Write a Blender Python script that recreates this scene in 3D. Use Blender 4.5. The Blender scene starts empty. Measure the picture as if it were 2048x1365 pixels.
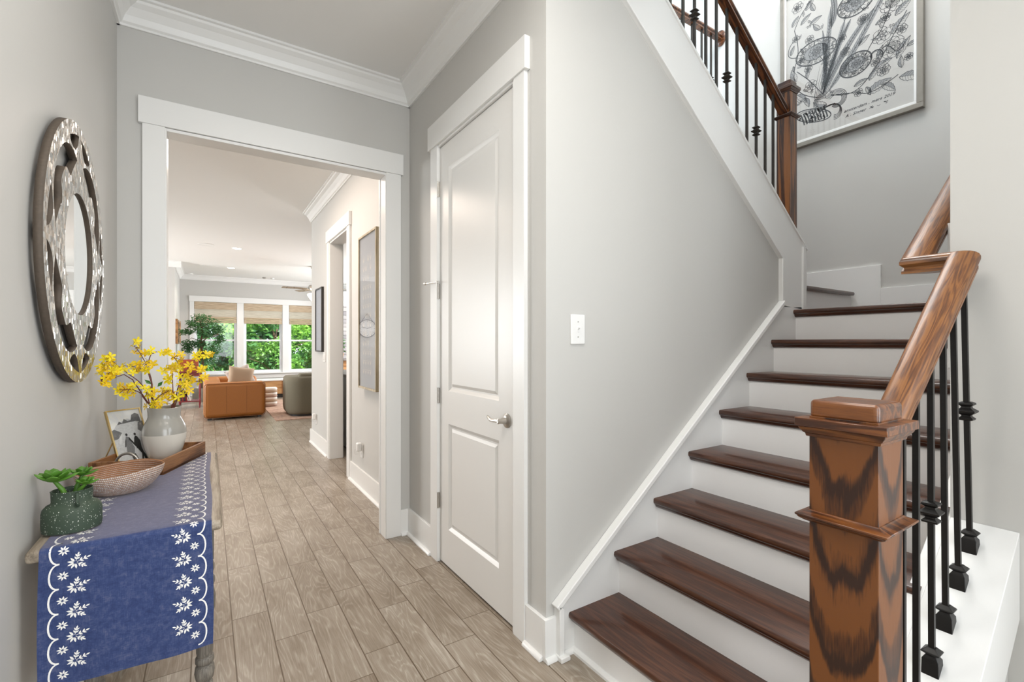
import bpy, bmesh, math, random
from mathutils import Vector, Matrix, Euler
PI = math.pi
S = bpy.context.scene
COL = S.collection
random.seed(7)

# ---------------------------------------------------------------- camera, world, lights, exposure
W_PX, H_PX = 2048.0, 1365.0
F_PX = 935.0
YAW = math.radians(33.08)
cam = bpy.data.cameras.new('camera'); cam_o = bpy.data.objects.new('camera', cam); COL.objects.link(cam_o)
cam_o.location = (0, 0, 1.28)
cam_o.rotation_euler = (PI/2, 0, -YAW)
cam.sensor_width = 36.0; cam.lens = F_PX*36.0/W_PX
cam.shift_y = 6.5/W_PX
cam.clip_start = 0.02; cam.clip_end = 200
S.camera = cam_o

S.view_settings.view_transform = 'Standard'
S.view_settings.look = 'None'
S.view_settings.gamma = 1.0
S.view_settings.use_curve_mapping = False
S.view_settings.exposure = 0.82
S.cycles.use_denoising = True
S.cycles.max_bounces = 10
S.cycles.diffuse_bounces = 6
S.cycles.glossy_bounces = 4
S.cycles.transmission_bounces = 6
S.cycles.transparent_max_bounces = 24
S.cycles.caustics_reflective = False
S.cycles.caustics_refractive = False
S.cycles.sample_clamp_indirect = 6.0

world = bpy.data.worlds.new('world'); S.world = world; world.use_nodes = True
bg = world.node_tree.nodes['Background']
bg.inputs[0].default_value = (0.80, 0.90, 1.0, 1); bg.inputs[1].default_value = 2.6

def area(name, loc, rot, sx, sy, power, color=(1, 1, 1), spread=180):
    l = bpy.data.lights.new(name, 'AREA'); l.shape = 'RECTANGLE'; l.size = sx; l.size_y = sy
    l.energy = power; l.color = color; l.spread = math.radians(spread)
    o = bpy.data.objects.new(name, l); COL.objects.link(o); o.location = loc; o.rotation_euler = rot
    return o
sun_l = bpy.data.lights.new('sun', 'SUN'); sun_l.energy = 6.5; sun_l.angle = math.radians(1.0); sun_l.color = (1, 0.95, 0.84)
sun = bpy.data.objects.new('sun', sun_l); COL.objects.link(sun); sun.rotation_euler = (math.radians(42), 0, math.radians(25))
# daylight from the assumed entry glazing and upstairs window; other areas are added fill
area('front_door_daylight', (0.40, -2.5, 1.5), (PI/2, 0, 0), 1.6, 2.4, 34, (0.90, 0.955, 1.0))
area('dining_side_fill', (1.98, -1.3, 1.6), (PI/2, 0, PI/2), 1.8, 2.2, 33, (0.90, 0.955, 1.0))  # added fill from the right; no window stands in this wall
area('foyer_fill', (0.4, 0.7, 2.97), (0, 0, 0), 0.9, 0.9, 16, (1.0, 0.95, 0.88))  # unseen area lamp added to brighten the foyer; no fitting there
area('great_room_side_fill', (-4.8, 10.2, 1.6), (PI/2, 0, -PI/2), 3.2, 2.2, 215, (0.95, 0.98, 1.0))  # unseen fill for the great room, standing before a solid wall
area('great_room_right_fill', (4.8, 11.3, 1.6), (PI/2, 0, PI/2), 3.4, 2.0, 150, (0.95, 0.98, 1.0))  # second great room fill, added opposite; that wall has no opening
area('hall_fill', (0.0, 4.6, 2.96), (0, 0, 0), 0.9, 1.6, 34, (1.0, 0.84, 0.72))  # warm panel added to brighten the hall, not a ceiling fitting
area('stairwell_fill', (3.0, 1.6, 5.75), (0, 0, 0), 1.6, 1.6, 54, (1.0, 0.98, 0.95))  # fill added under the closed stairwell roof to lift the shaft
area('upstairs_window_daylight', (2.0, 5.6, 4.6), (-PI/2, 0, 0), 3.0, 1.6, 90, (0.72, 0.87, 1.0))

# ---------------------------------------------------------------- materials
MATS = {}
def nt(name):
    m = bpy.data.materials.new(name); m.use_nodes = True
    t = m.node_tree; b = t.nodes['Principled BSDF']
    MATS[name] = m
    return m, t, b
def node(t, kind, **kw):
    n = t.nodes.new(kind)
    for k, v in kw.items():
        setattr(n, k, v)
    return n
def flat(name, col, rough=0.5, metal=0.0, bump=0.0, bscale=200, var=0.0, spec=0.5, coat=0.0):
    m, t, b = nt(name)
    b.inputs['Roughness'].default_value = rough; b.inputs['Metallic'].default_value = metal
    b.inputs['Specular IOR Level'].default_value = spec
    b.inputs['Coat Weight'].default_value = coat
    tc = node(t, 'ShaderNodeTexCoord')
    nz = node(t, 'ShaderNodeTexNoise'); nz.inputs['Scale'].default_value = bscale; nz.inputs['Detail'].default_value = 3
    t.links.new(tc.outputs['Object'], nz.inputs['Vector'])
    mix = node(t, 'ShaderNodeMix', data_type='RGBA')
    c2 = tuple(max(0, c*(1-var)) for c in col)
    mix.inputs['A'].default_value = (*col, 1); mix.inputs['B'].default_value = (*c2, 1)
    t.links.new(nz.outputs['Fac'], mix.inputs['Factor'])
    t.links.new(mix.outputs['Result'], b.inputs['Base Color'])
    if bump:
        bp = node(t, 'ShaderNodeBump'); bp.inputs['Strength'].default_value = bump; bp.inputs['Distance'].default_value = 0.002
        t.links.new(nz.outputs['Fac'], bp.inputs['Height']); t.links.new(bp.outputs['Normal'], b.inputs['Normal'])
    return m
def ramp(t, stops):
    r = node(t, 'ShaderNodeValToRGB'); e = r.color_ramp.elements
    e[0].position, e[0].color = stops[0][0], (*stops[0][1], 1)
    e[1].position, e[1].color = stops[-1][0], (*stops[-1][1], 1)
    for p, c in stops[1:-1]:
        x = e.new(p); x.color = (*c, 1)
    return r
def vmul(t, src, xyz, rot=None):
    mp = node(t, 'ShaderNodeMapping'); mp.inputs['Scale'].default_value = xyz
    if rot: mp.inputs['Rotation'].default_value = rot
    t.links.new(src, mp.inputs['Vector']); return mp.outputs['Vector']
def mth(t, op, a, b=None, c=None):
    n = node(t, 'ShaderNodeMath', operation=op)
    for i, x in enumerate((a, b, c)):
        if x is None: continue
        if isinstance(x, (int, float)): n.inputs[i].default_value = x
        else: t.links.new(x, n.inputs[i])
    return n.outputs[0]
def noise(t, vec, scale=1, detail=3, dist=0.0, rough=0.5):
    n = node(t, 'ShaderNodeTexNoise'); n.inputs['Scale'].default_value = scale; n.inputs['Detail'].default_value = detail
    n.inputs['Distortion'].default_value = dist; n.inputs['Roughness'].default_value = rough
    t.links.new(vec, n.inputs['Vector']); return n.outputs['Fac']

def wood(name, dark, mid, light, rot=(0, 0, 0), grain=16.0, rings=22.0, rough=0.3, coat=0.3, fibre=0.5, lo=0.25, hi=0.75, u_bands=False, stretch=2.2):
    """Stained wood; the grain runs along local X after the mapping rotation."""
    m, t, b = nt(name)
    tc = node(t, 'ShaderNodeTexCoord')
    base = vmul(t, tc.outputs['Object'], (1, 1, 1), rot)
    v1 = vmul(t, base, (stretch, grain, grain))
    low = noise(t, v1, 1.0, 2.0, 0.3)
    if u_bands:
        sp = node(t, 'ShaderNodeSeparateXYZ'); t.links.new(base, sp.inputs[0])
        rr = mth(t, 'ADD', mth(t, 'MULTIPLY', sp.outputs['Y'], sp.outputs['Y']), mth(t, 'MULTIPLY', sp.outputs['Z'], sp.outputs['Z']))
        k = mth(t, 'SUBTRACT', mth(t, 'MULTIPLY', sp.outputs['X'], -36.0), mth(t, 'MULTIPLY', rr, -1000.0))
        wob = noise(t, vmul(t, base, (5, 22, 22)), 1.0, 5, 0.5)
        k = mth(t, 'ADD', k, mth(t, 'MULTIPLY', wob, 4.8))
        s = mth(t, 'MULTIPLY', mth(t, 'ADD', mth(t, 'SINE', k), mth(t, 'MULTIPLY', mth(t, 'SINE', mth(t, 'MULTIPLY', k, 2.7)), 0.28)), 0.85)
    else:
        s = mth(t, 'SINE', mth(t, 'MULTIPLY', low, rings))
    s = mth(t, 'MULTIPLY_ADD', s, 0.5, 0.5)
    fb = noise(t, vmul(t, base, (9, 260, 260)), 1.0, 4, 0.0, 0.6)
    jag = noise(t, vmul(t, base, (26, 330, 330)), 1.0, 2)
    s2 = mth(t, 'ADD', mth(t, 'MULTIPLY', s, 1.0-fibre), mth(t, 'MULTIPLY', fb, fibre))
    s2 = mth(t, 'ADD', s2, mth(t, 'MULTIPLY_ADD', jag, 0.40, -0.20))
    r = ramp(t, [(lo, dark), ((lo+hi)/2, mid), (hi, light)])
    t.links.new(s2, r.inputs[0]); t.links.new(r.outputs[0], b.inputs['Base Color'])
    b.inputs['Roughness'].default_value = rough; b.inputs['Coat Weight'].default_value = coat; b.inputs['Coat Roughness'].default_value = 0.12
    bp = node(t, 'ShaderNodeBump'); bp.inputs['Strength'].default_value = 0.25; bp.inputs['Distance'].default_value = 0.001
    t.links.new(s2, bp.inputs['Height']); t.links.new(bp.outputs['Normal'], b.inputs['Normal'])
    return m

flat('wall_paint', (0.555, 0.548, 0.528), 0.55, bump=0.04, bscale=350, var=0.02, spec=0.35)
flat('ceiling_paint', (0.79, 0.785, 0.77), 0.8, var=0.02)
flat('trim_white', (0.80, 0.80, 0.79), 0.32, var=0.01)
flat('riser_white', (0.86, 0.855, 0.85), 0.4, var=0.02)
flat('door_white', (0.74, 0.73, 0.71), 0.33, var=0.01)
flat('plastic_white', (0.80, 0.80, 0.79), 0.3)
flat('closet_shade', (0.03, 0.028, 0.025), 0.8)
flat('iron', (0.008, 0.007, 0.0065), 0.40, bump=0.1, bscale=120, spec=0.4)
flat('iron_bronze', (0.035, 0.028, 0.022), 0.40, 0.4, bump=0.15, bscale=90)
flat('nickel', (0.55, 0.52, 0.48), 0.28, 1.0)
flat('brass', (0.75, 0.58, 0.28), 0.25, 1.0)
flat('pewter', (0.42, 0.40, 0.37), 0.35, 1.0)
flat('mirror_glass', (0.86, 0.88, 0.88), 0.02, 1.0)
flat('black_plastic', (0.02, 0.02, 0.02), 0.4)
flat('leather', (0.43, 0.155, 0.028), 0.5, bump=0.1, bscale=60, var=0.18)
flat('leather_seam', (0.22, 0.08, 0.02), 0.6)
flat('grey_wool', (0.19, 0.17, 0.12), 0.9, bump=0.5, bscale=160, var=0.35)
flat('pillow_linen', (0.40, 0.29, 0.20), 0.9, bump=0.2, bscale=300, var=0.12)
flat('pillow_light', (0.44, 0.37, 0.33), 0.9, bump=0.2, bscale=300, var=0.12)
flat('pouf_white', (0.72, 0.68, 0.63), 0.95, bump=0.4, bscale=120)
flat('pouf_brown', (0.36, 0.25, 0.20), 0.95, bump=0.4, bscale=120)
flat('red_paint', (0.20, 0.022, 0.03), 0.35, var=0.15)
flat('red_wood', (0.38, 0.07, 0.02), 0.35, var=0.25, bscale=20)
flat('bark', (0.14, 0.08, 0.045), 0.85, bump=0.6, bscale=60, var=0.4)
flat('stem_brown', (0.16, 0.045, 0.03), 0.6, var=0.4, bscale=60)
flat('petal', (0.93, 0.76, 0.015), 0.6, var=0.12, bscale=90)
flat('petal_deep', (0.88, 0.60, 0.01), 0.6, var=0.12, bscale=90)
flat('leaf_green', (0.045, 0.17, 0.02), 0.45, var=0.3, bscale=60)
flat('ceramic_grey', (0.36, 0.345, 0.31), 0.22, var=0.12, bscale=9, coat=0.5)
flat('ceramic_white', (0.66, 0.63, 0.57), 0.22, var=0.10, bscale=9, coat=0.5)
flat('ink', (0.055, 0.055, 0.06), 0.8)
flat('ink_soft', (0.33, 0.33, 0.33), 0.8)
flat('art_paper', (0.62, 0.60, 0.57), 0.8, var=0.05, bscale=120)
flat('art_mat', (0.75, 0.75, 0.74), 0.7)
flat('frame_silver', (0.30, 0.275, 0.24), 0.35, 0.3, var=0.2, bscale=25)
flat('frame_black', (0.02, 0.016, 0.013), 0.35)
flat('print_grey', (0.34, 0.36, 0.40), 0.7, var=0.1, bscale=90)
flat('print_line', (0.56, 0.52, 0.46), 0.7)
flat('embroidery', (0.83, 0.82, 0.80), 0.85, bump=0.3, bscale=500)
flat('books_dark', (0.05, 0.04, 0.06), 0.6); flat('books_white', (0.7, 0.7, 0.68), 0.6); flat('books_red', (0.28, 0.04, 0.04), 0.6)
flat('photo_white', (0.82, 0.82, 0.80), 0.4); flat('photo_light', (0.74, 0.74, 0.73), 0.4, var=0.4, bscale=160)
flat('photo_mid', (0.20, 0.20, 0.20), 0.4, var=0.6, bscale=200); flat('photo_dark', (0.03, 0.03, 0.03), 0.4, var=0.6, bscale=200)
flat('photo_dress', (0.32, 0.32, 0.32), 0.4, var=0.75, bscale=420)
flat('counter_stone', (0.30, 0.27, 0.24), 0.4, var=0.5, bscale=60)
flat('grass', (0.06, 0.14, 0.03), 0.9, var=0.5, bscale=3)
flat('soil', (0.05, 0.03, 0.02), 0.95, bump=0.6, bscale=90)
flat('basket_fibre_dark', (0.25, 0.14, 0.07), 0.9, var=0.4, bscale=30)
flat('vinyl_white', (0.78, 0.80, 0.83), 0.35)

# hardwood treads / rails / newels
D, M_, L_ = (0.035, 0.011, 0.005), (0.105, 0.034, 0.013), (0.21, 0.078, 0.028)
wood('oak_tread', (0.028, 0.0085, 0.0045), (0.056, 0.018, 0.008), (0.105, 0.037, 0.015), rot=(0, 0, PI/2), grain=24, rings=26, rough=0.28, coat=0.5, fibre=0.72, lo=0.2, hi=0.8)
wood('oak_rail', (0.065, 0.020, 0.005), (0.135, 0.046, 0.010), (0.21, 0.080, 0.018), rot=(0, math.radians(37.5), 0), grain=36, rings=62, rough=0.36, coat=0.12, fibre=0.62, lo=0.2, hi=0.65)
wood('oak_rail_level', (0.070, 0.023, 0.006), (0.155, 0.056, 0.014), (0.235, 0.095, 0.025), rot=(0, 0, PI/2), grain=20, rings=30, rough=0.30, coat=0.35, fibre=0.4)
wood('oak_rail_upper', (0.035, 0.011, 0.004), (0.10, 0.031, 0.010), (0.18, 0.062, 0.020), rot=(0, math.radians(-36), 0), grain=26, rings=30, rough=0.3, coat=0.4, fibre=0.5)
wood('oak_newel', (0.026, 0.0075, 0.0022), (0.085, 0.026, 0.0052), (0.165, 0.054, 0.010), rot=(0, PI/2, 0), rough=0.42, coat=0.12, fibre=0.34, lo=0.24, hi=0.58, u_bands=True)
wood('oak_newel_dark', (0.045, 0.013, 0.004), (0.16, 0.052, 0.012), (0.25, 0.090, 0.022), rot=(0, PI/2, 0), grain=26, rings=22, rough=0.35, coat=0.2, fibre=0.4, stretch=1.0)
wood('oak_cap', (0.040, 0.011, 0.003), (0.115, 0.034, 0.008), (0.19, 0.064, 0.014), rot=(0, 0, PI/2), grain=26, rings=26, rough=0.32, coat=0.3, fibre=0.55)
wood('tray_wood', (0.06, 0.022, 0.008), (0.19, 0.075, 0.026), (0.30, 0.14, 0.055), rot=(0, 0, math.radians(-67)), grain=18, rings=14, rough=0.55, coat=0.0, fibre=0.6)
wood('weathered_wood', (0.14, 0.11, 0.08), (0.27, 0.22, 0.165), (0.40, 0.34, 0.27), rot=(0, 0, PI/2), grain=22, rings=14, rough=0.6, coat=0.0, fibre=0.6)
wood('weathered_leg', (0.12, 0.105, 0.09), (0.24, 0.215, 0.18), (0.36, 0.33, 0.28), rot=(0, PI/2, 0), grain=22, rings=10, rough=0.6, coat=0.0, fibre=0.6)
wood('pale_oak', (0.30, 0.24, 0.15), (0.43, 0.36, 0.24), (0.52, 0.45, 0.32), rot=(0, PI/2, 0), grain=22, rings=12, rough=0.5, coat=0.0, fibre=0.6)
wood('honey_wood', (0.26, 0.12, 0.04), (0.45, 0.23, 0.09), (0.56, 0.32, 0.14), rot=(0, 0, 0), grain=10, rings=12, rough=0.5, coat=0.1, fibre=0.5)

def floor_mat():
    m, t, b = nt('wood_look_tile')
    tc = node(t, 'ShaderNodeTexCoord'); sp = node(t, 'ShaderNodeSeparateXYZ'); t.links.new(tc.outputs['Object'], sp.inputs[0])
    Wt, Lt = 0.149, 0.573
    u = mth(t, 'DIVIDE', mth(t, 'SUBTRACT', sp.outputs['X'], 0.095), Wt)
    ci = mth(t, 'FLOOR', u); uf = mth(t, 'FRACT', u)
    m3 = mth(t, 'FLOORED_MODULO', ci, 3.0)
    # joint offsets per column, a one-third stagger: 2.520, 2.243, 2.390
    off = mth(t, 'ADD', mth(t, 'MULTIPLY', mth(t, 'COMPARE', m3, 1.0, 0.1), -0.277), mth(t, 'MULTIPLY', mth(t, 'COMPARE', m3, 2.0, 0.1), -0.13))
    v = mth(t, 'DIVIDE', mth(t, 'SUBTRACT', mth(t, 'SUBTRACT', sp.outputs['Y'], 2.52), off), Lt)
    ri = mth(t, 'FLOOR', v); vf = mth(t, 'FRACT', v)
    ue = mth(t, 'MULTIPLY', mth(t, 'MINIMUM', uf, mth(t, 'SUBTRACT', 1.0, uf)), Wt)
    ve = mth(t, 'MULTIPLY', mth(t, 'MINIMUM', vf, mth(t, 'SUBTRACT', 1.0, vf)), Lt)
    e = mth(t, 'MINIMUM', mth(t, 'MULTIPLY', ue, 0.8), ve)
    grout = mth(t, 'LESS_THAN', e, 0.0019)
    cm = node(t, 'ShaderNodeCombineXYZ'); t.links.new(ci, cm.inputs[0]); t.links.new(ri, cm.inputs[1])
    wn = node(t, 'ShaderNodeTexWhiteNoise', noise_dimensions='2D'); t.links.new(cm.outputs[0], wn.inputs['Vector'])
    sc = node(t, 'ShaderNodeVectorMath', operation='SCALE'); t.links.new(wn.outputs['Color'], sc.inputs[0]); sc.inputs['Scale'].default_value = 37.0
    ad = node(t, 'ShaderNodeVectorMath', operation='ADD'); t.links.new(tc.outputs['Object'], ad.inputs[0]); t.links.new(sc.outputs[0], ad.inputs[1])
    P = ad.outputs[0]
    low = noise(t, vmul(t, P, (9, 1.5, 9)), 1.0, 2.2, 0.5)
    rings = mth(t, 'MULTIPLY_ADD', mth(t, 'SINE', mth(t, 'MULTIPLY', low, 92.0)), 0.5, 0.5)
    fib = noise(t, vmul(t, P, (240, 10, 240)), 1.0, 3, 0.2, 0.65)
    blot = noise(t, vmul(t, P, (7, 3, 7)), 1.0, 3, 0.4)
    line = mth(t, 'POWER', rings, 4.0)
    gv = mth(t, 'ADD', mth(t, 'MULTIPLY', line, mth(t, 'MULTIPLY', fib, 0.52)), mth(t, 'MULTIPLY_ADD', fib, 0.75, -0.225))
    gv = mth(t, 'ADD', gv, mth(t, 'MULTIPLY_ADD', blot, 0.95, -0.30))
    gv = mth(t, 'ADD', gv, mth(t, 'MULTIPLY_ADD', wn.outputs['Value'], 0.14, -0.07))
    r = ramp(t, [(0.10, (0.21, 0.165, 0.12)), (0.38, (0.295, 0.245, 0.192)), (0.62, (0.36, 0.313, 0.258)), (1.0, (0.52, 0.475, 0.415))])
    t.links.new(gv, r.inputs[0])
    mix = node(t, 'ShaderNodeMix', data_type='RGBA'); t.links.new(grout, mix.inputs['Factor'])
    t.links.new(r.outputs[0], mix.inputs['A']); mix.inputs['B'].default_value = (0.10, 0.065, 0.035, 1)
    t.links.new(mix.outputs['Result'], b.inputs['Base Color'])
    b.inputs['Roughness'].default_value = 0.31
    b.inputs['Specular IOR Level'].default_value = 0.55
    bp = node(t, 'ShaderNodeBump'); bp.inputs['Strength'].default_value = 0.35; bp.inputs['Distance'].default_value = 0.0012
    hh = mth(t, 'SUBTRACT', mth(t, 'MULTIPLY', gv, 0.4), mth(t, 'MULTIPLY', grout, 1.0))
    t.links.new(hh, bp.inputs['Height']); t.links.new(bp.outputs['Normal'], b.inputs['Normal'])
floor_mat()

def mosaic_mat():
    m, t, b = nt('mosaic')
    tc = node(t, 'ShaderNodeTexCoord')
    v = vmul(t, tc.outputs['Object'], (1, 120, 62))
    vo = node(t, 'ShaderNodeTexVoronoi', distance='CHEBYCHEV'); vo.inputs['Scale'].default_value = 1.0; vo.inputs['Randomness'].default_value = 0.55
    t.links.new(v, vo.inputs['Vector'])
    sb = node(t, 'ShaderNodeVectorMath', operation='SUBTRACT'); t.links.new(vo.outputs['Color'], sb.inputs[0]); sb.inputs[1].default_value = (0.5, 0.5, 0.5)
    sc = node(t, 'ShaderNodeVectorMath', operation='SCALE'); t.links.new(sb.outputs[0], sc.inputs[0]); sc.inputs['Scale'].default_value = 0.5
    geo = node(t, 'ShaderNodeNewGeometry')
    ad = node(t, 'ShaderNodeVectorMath', operation='ADD'); t.links.new(geo.outputs['Normal'], ad.inputs[0]); t.links.new(sc.outputs[0], ad.inputs[1])
    nm = node(t, 'ShaderNodeVectorMath', operation='NORMALIZE'); t.links.new(ad.outputs[0], nm.inputs[0]); t.links.new(nm.outputs[0], b.inputs['Normal'])
    r = ramp(t, [(0.0, (0.34, 0.31, 0.27)), (0.5, (0.60, 0.58, 0.54)), (1.0, (0.92, 0.93, 0.92))])
    sp = node(t, 'ShaderNodeSeparateXYZ'); t.links.new(vo.outputs['Color'], sp.inputs[0]); t.links.new(sp.outputs[1], r.inputs[0])
    vd = node(t, 'ShaderNodeTexVoronoi', feature='DISTANCE_TO_EDGE'); vd.inputs['Randomness'].default_value = 0.55; t.links.new(v, vd.inputs['Vector'])
    g = mth(t, 'LESS_THAN', vd.outputs['Distance'], 0.05)
    mix = node(t, 'ShaderNodeMix', data_type='RGBA'); t.links.new(g, mix.inputs['Factor']); t.links.new(r.outputs[0], mix.inputs['A']); mix.inputs['B'].default_value = (0.16, 0.13, 0.10, 1)
    t.links.new(mix.outputs['Result'], b.inputs['Base Color'])
    b.inputs['Metallic'].default_value = 0.85
    b.inputs['Roughness'].default_value = 0.16
mosaic_mat()
flat('mosaic_edge', (0.10, 0.075, 0.055), 0.7, bump=0.4, bscale=120, var=0.4)

def denim_mat():
    m, t, b = nt('blue_cloth')
    tc = node(t, 'ShaderNodeTexCoord')
    a = noise(t, tc.outputs['Object'], 55, 6, 0.3, 0.75)
    w = noise(t, vmul(t, tc.outputs['Object'], (700, 60, 60)), 1.0, 2)
    w2 = noise(t, vmul(t, tc.outputs['Object'], (60, 700, 700)), 1.0, 2)
    s = mth(t, 'ADD', mth(t, 'MULTIPLY', a, 0.6), mth(t, 'MULTIPLY', mth(t, 'ADD', w, w2), 0.2))
    r = ramp(t, [(0.34, (0.011, 0.024, 0.098)), (0.5, (0.024, 0.046, 0.145)), (0.66, (0.090, 0.105, 0.20))])
    t.links.new(s, r.inputs[0]); t.links.new(r.outputs[0], b.inputs['Base Color'])
    b.inputs['Roughness'].default_value = 0.85; b.inputs['Sheen Weight'].default_value = 0.55; b.inputs['Sheen Roughness'].default_value = 0.4
    b.inputs['Sheen Tint'].default_value = (1.0, 0.86, 0.80, 1)
    bp = node(t, 'ShaderNodeBump'); bp.inputs['Strength'].default_value = 0.3; bp.inputs['Distance'].default_value = 0.001
    t.links.new(s, bp.inputs['Height']); t.links.new(bp.outputs['Normal'], b.inputs['Normal'])
denim_mat()

def speckle_mat():
    m, t, b = nt('speckled_green')
    tc = node(t, 'ShaderNodeTexCoord')
    vo = node(t, 'ShaderNodeTexVoronoi'); vo.inputs['Scale'].default_value = 290; t.links.new(tc.outputs['Object'], vo.inputs['Vector'])
    sp = node(t, 'ShaderNodeSeparateXYZ'); t.links.new(vo.outputs['Color'], sp.inputs[0])
    thr = mth(t, 'MULTIPLY', mth(t, 'POWER', sp.outputs[0], 2.6), 0.36)
    g = mth(t, 'LESS_THAN', vo.outputs['Distance'], thr)
    mix = node(t, 'ShaderNodeMix', data_type='RGBA'); t.links.new(g, mix.inputs['Factor'])
    mix.inputs['A'].default_value = (0.036, 0.058, 0.036, 1); mix.inputs['B'].default_value = (0.72, 0.74, 0.66, 1)
    t.links.new(mix.outputs['Result'], b.inputs['Base Color']); b.inputs['Roughness'].default_value = 0.65
speckle_mat()

def rope_mat():
    m, t, b = nt('coiled_rope')
    tc = node(t, 'ShaderNodeTexCoord')
    br = node(t, 'ShaderNodeTexBrick'); br.inputs['Scale'].default_value = 1.0
    br.inputs['Brick Width'].default_value = 1.0; br.inputs['Row Height'].default_value = 1.0; br.inputs['Mortar Size'].default_value = 0.16; br.inputs['Mortar Smooth'].default_value = 0.4
    br.offset = 0.5
    br.inputs['Color1'].default_value = (0.70, 0.66, 0.63, 1); br.inputs['Color2'].default_value = (0.50, 0.42, 0.38, 1); br.inputs['Mortar'].default_value = (0.36, 0.17, 0.08, 1)
    t.links.new(tc.outputs['UV'], br.inputs['Vector'])
    t.links.new(br.outputs['Color'], b.inputs['Base Color']); b.inputs['Roughness'].default_value = 0.85
    bp = node(t, 'ShaderNodeBump'); bp.inputs['Strength'].default_value = 0.6; bp.inputs['Distance'].default_value = 0.0015; bp.invert = True
    t.links.new(br.outputs['Fac'], bp.inputs['Height']); t.links.new(bp.outputs['Normal'], b.inputs['Normal'])
rope_mat()

def rug_mat():
    m, t, b = nt('rug_wool')
    tc = node(t, 'ShaderNodeTexCoord')
    a = noise(t, tc.outputs['Object'], 3.5, 6, 1.2, 0.6); c = noise(t, tc.outputs['Object'], 22, 4, 0.8)
    s = mth(t, 'ADD', mth(t, 'MULTIPLY', a, 0.5), mth(t, 'MULTIPLY', c, 0.5))
    r = ramp(t, [(0.36, (0.20, 0.15, 0.17)), (0.46, (0.42, 0.27, 0.20)), (0.56, (0.48, 0.33, 0.25)), (0.7, (0.56, 0.46, 0.38))])
    t.links.new(s, r.inputs[0]); t.links.new(r.outputs[0], b.inputs['Base Color']); b.inputs['Roughness'].default_value = 0.95
rug_mat()

def stone_mat():
    m, t, b = nt('stacked_stone')
    tc = node(t, 'ShaderNodeTexCoord')
    sw = vmul(t, tc.outputs['Object'], (1, 1, 1), (PI/2, 0, 0))
    br = node(t, 'ShaderNodeTexBrick'); br.inputs['Scale'].default_value = 3.0; br.inputs['Row Height'].default_value = 0.33; br.inputs['Brick Width'].default_value = 0.8
    br.inputs['Color1'].default_value = (0.40, 0.38, 0.37, 1); br.inputs['Color2'].default_value = (0.20, 0.19, 0.20, 1); br.inputs['Mortar'].default_value = (0.10, 0.09, 0.09, 1)
    t.links.new(sw, br.inputs['Vector']); t.links.new(br.outputs['Color'], b.inputs['Base Color']); b.inputs['Roughness'].default_value = 0.85
stone_mat()

def reed_mat(name, c1, c2, mort, alpha, row=0.012):
    m, t, b = nt(name)
    tc = node(t, 'ShaderNodeTexCoord')
    sp = node(t, 'ShaderNodeSeparateXYZ'); t.links.new(tc.outputs['Object'], sp.inputs[0])
    n1 = noise(t, vmul(t, tc.outputs['Object'], (5, 5, 160)), 1.0, 3)
    r = ramp(t, [(0.35, c1), (0.65, c2)]); t.links.new(n1, r.inputs[0]); t.links.new(r.outputs[0], b.inputs['Base Color'])
    b.inputs['Roughness'].default_value = 0.8
    if alpha < 1:
        g = mth(t, 'FRACT', mth(t, 'DIVIDE', sp.outputs['Z'], row))
        bl = noise(t, vmul(t, tc.outputs['Object'], (60, 60, 130)), 1.0, 2)
        op = mth(t, 'GREATER_THAN', mth(t, 'ADD', g, mth(t, 'MULTIPLY', bl, 0.7)), alpha)
        t.links.new(op, b.inputs['Alpha'])
reed_mat('reed_shade', (0.36, 0.27, 0.18), (0.62, 0.50, 0.36), mort=None, alpha=1.0)
reed_mat('reed_open', (0.42, 0.39, 0.31), (0.62, 0.59, 0.50), mort=None, alpha=1.16)

def glass_mat(name, tint=(1, 1, 1), refl=1.0, rough=0.0):
    m = bpy.data.materials.new(name); m.use_nodes = True; t = m.node_tree; t.nodes.clear(); MATS[name] = m
    out = node(t, 'ShaderNodeOutputMaterial'); mx = node(t, 'ShaderNodeMixShader'); tr = node(t, 'ShaderNodeBsdfTransparent'); gl = node(t, 'ShaderNodeBsdfGlossy')
    gl.inputs['Roughness'].default_value = rough; tr.inputs[0].default_value = (*tint, 1)
    fr = node(t, 'ShaderNodeFresnel'); geo = node(t, 'ShaderNodeNewGeometry'); t.links.new(mth(t, 'MULTIPLY_ADD', geo.outputs['Backfacing'], 1/1.5-1.5, 1.5), fr.inputs[0])
    t.links.new(mth(t, 'MULTIPLY', fr.outputs[0], refl), mx.inputs[0]); t.links.new(tr.outputs[0], mx.inputs[1]); t.links.new(gl.outputs[0], mx.inputs[2]); t.links.new(mx.outputs[0], out.inputs[0])
glass_mat('window_glass', (0.97, 0.99, 0.98)); glass_mat('picture_glass', (0.99, 0.99, 0.99), 1.0)

def emis(name, col, st):
    m, t, b = nt(name); b.inputs['Base Color'].default_value = (*col, 1); b.inputs['Emission Color'].default_value = (*col, 1); b.inputs['Emission Strength'].default_value = st
emis('lamp_glow', (1.0, 0.93, 0.82), 6.0)
emis('bowl_glow', (1.0, 0.85, 0.66), 2.0)

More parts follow.
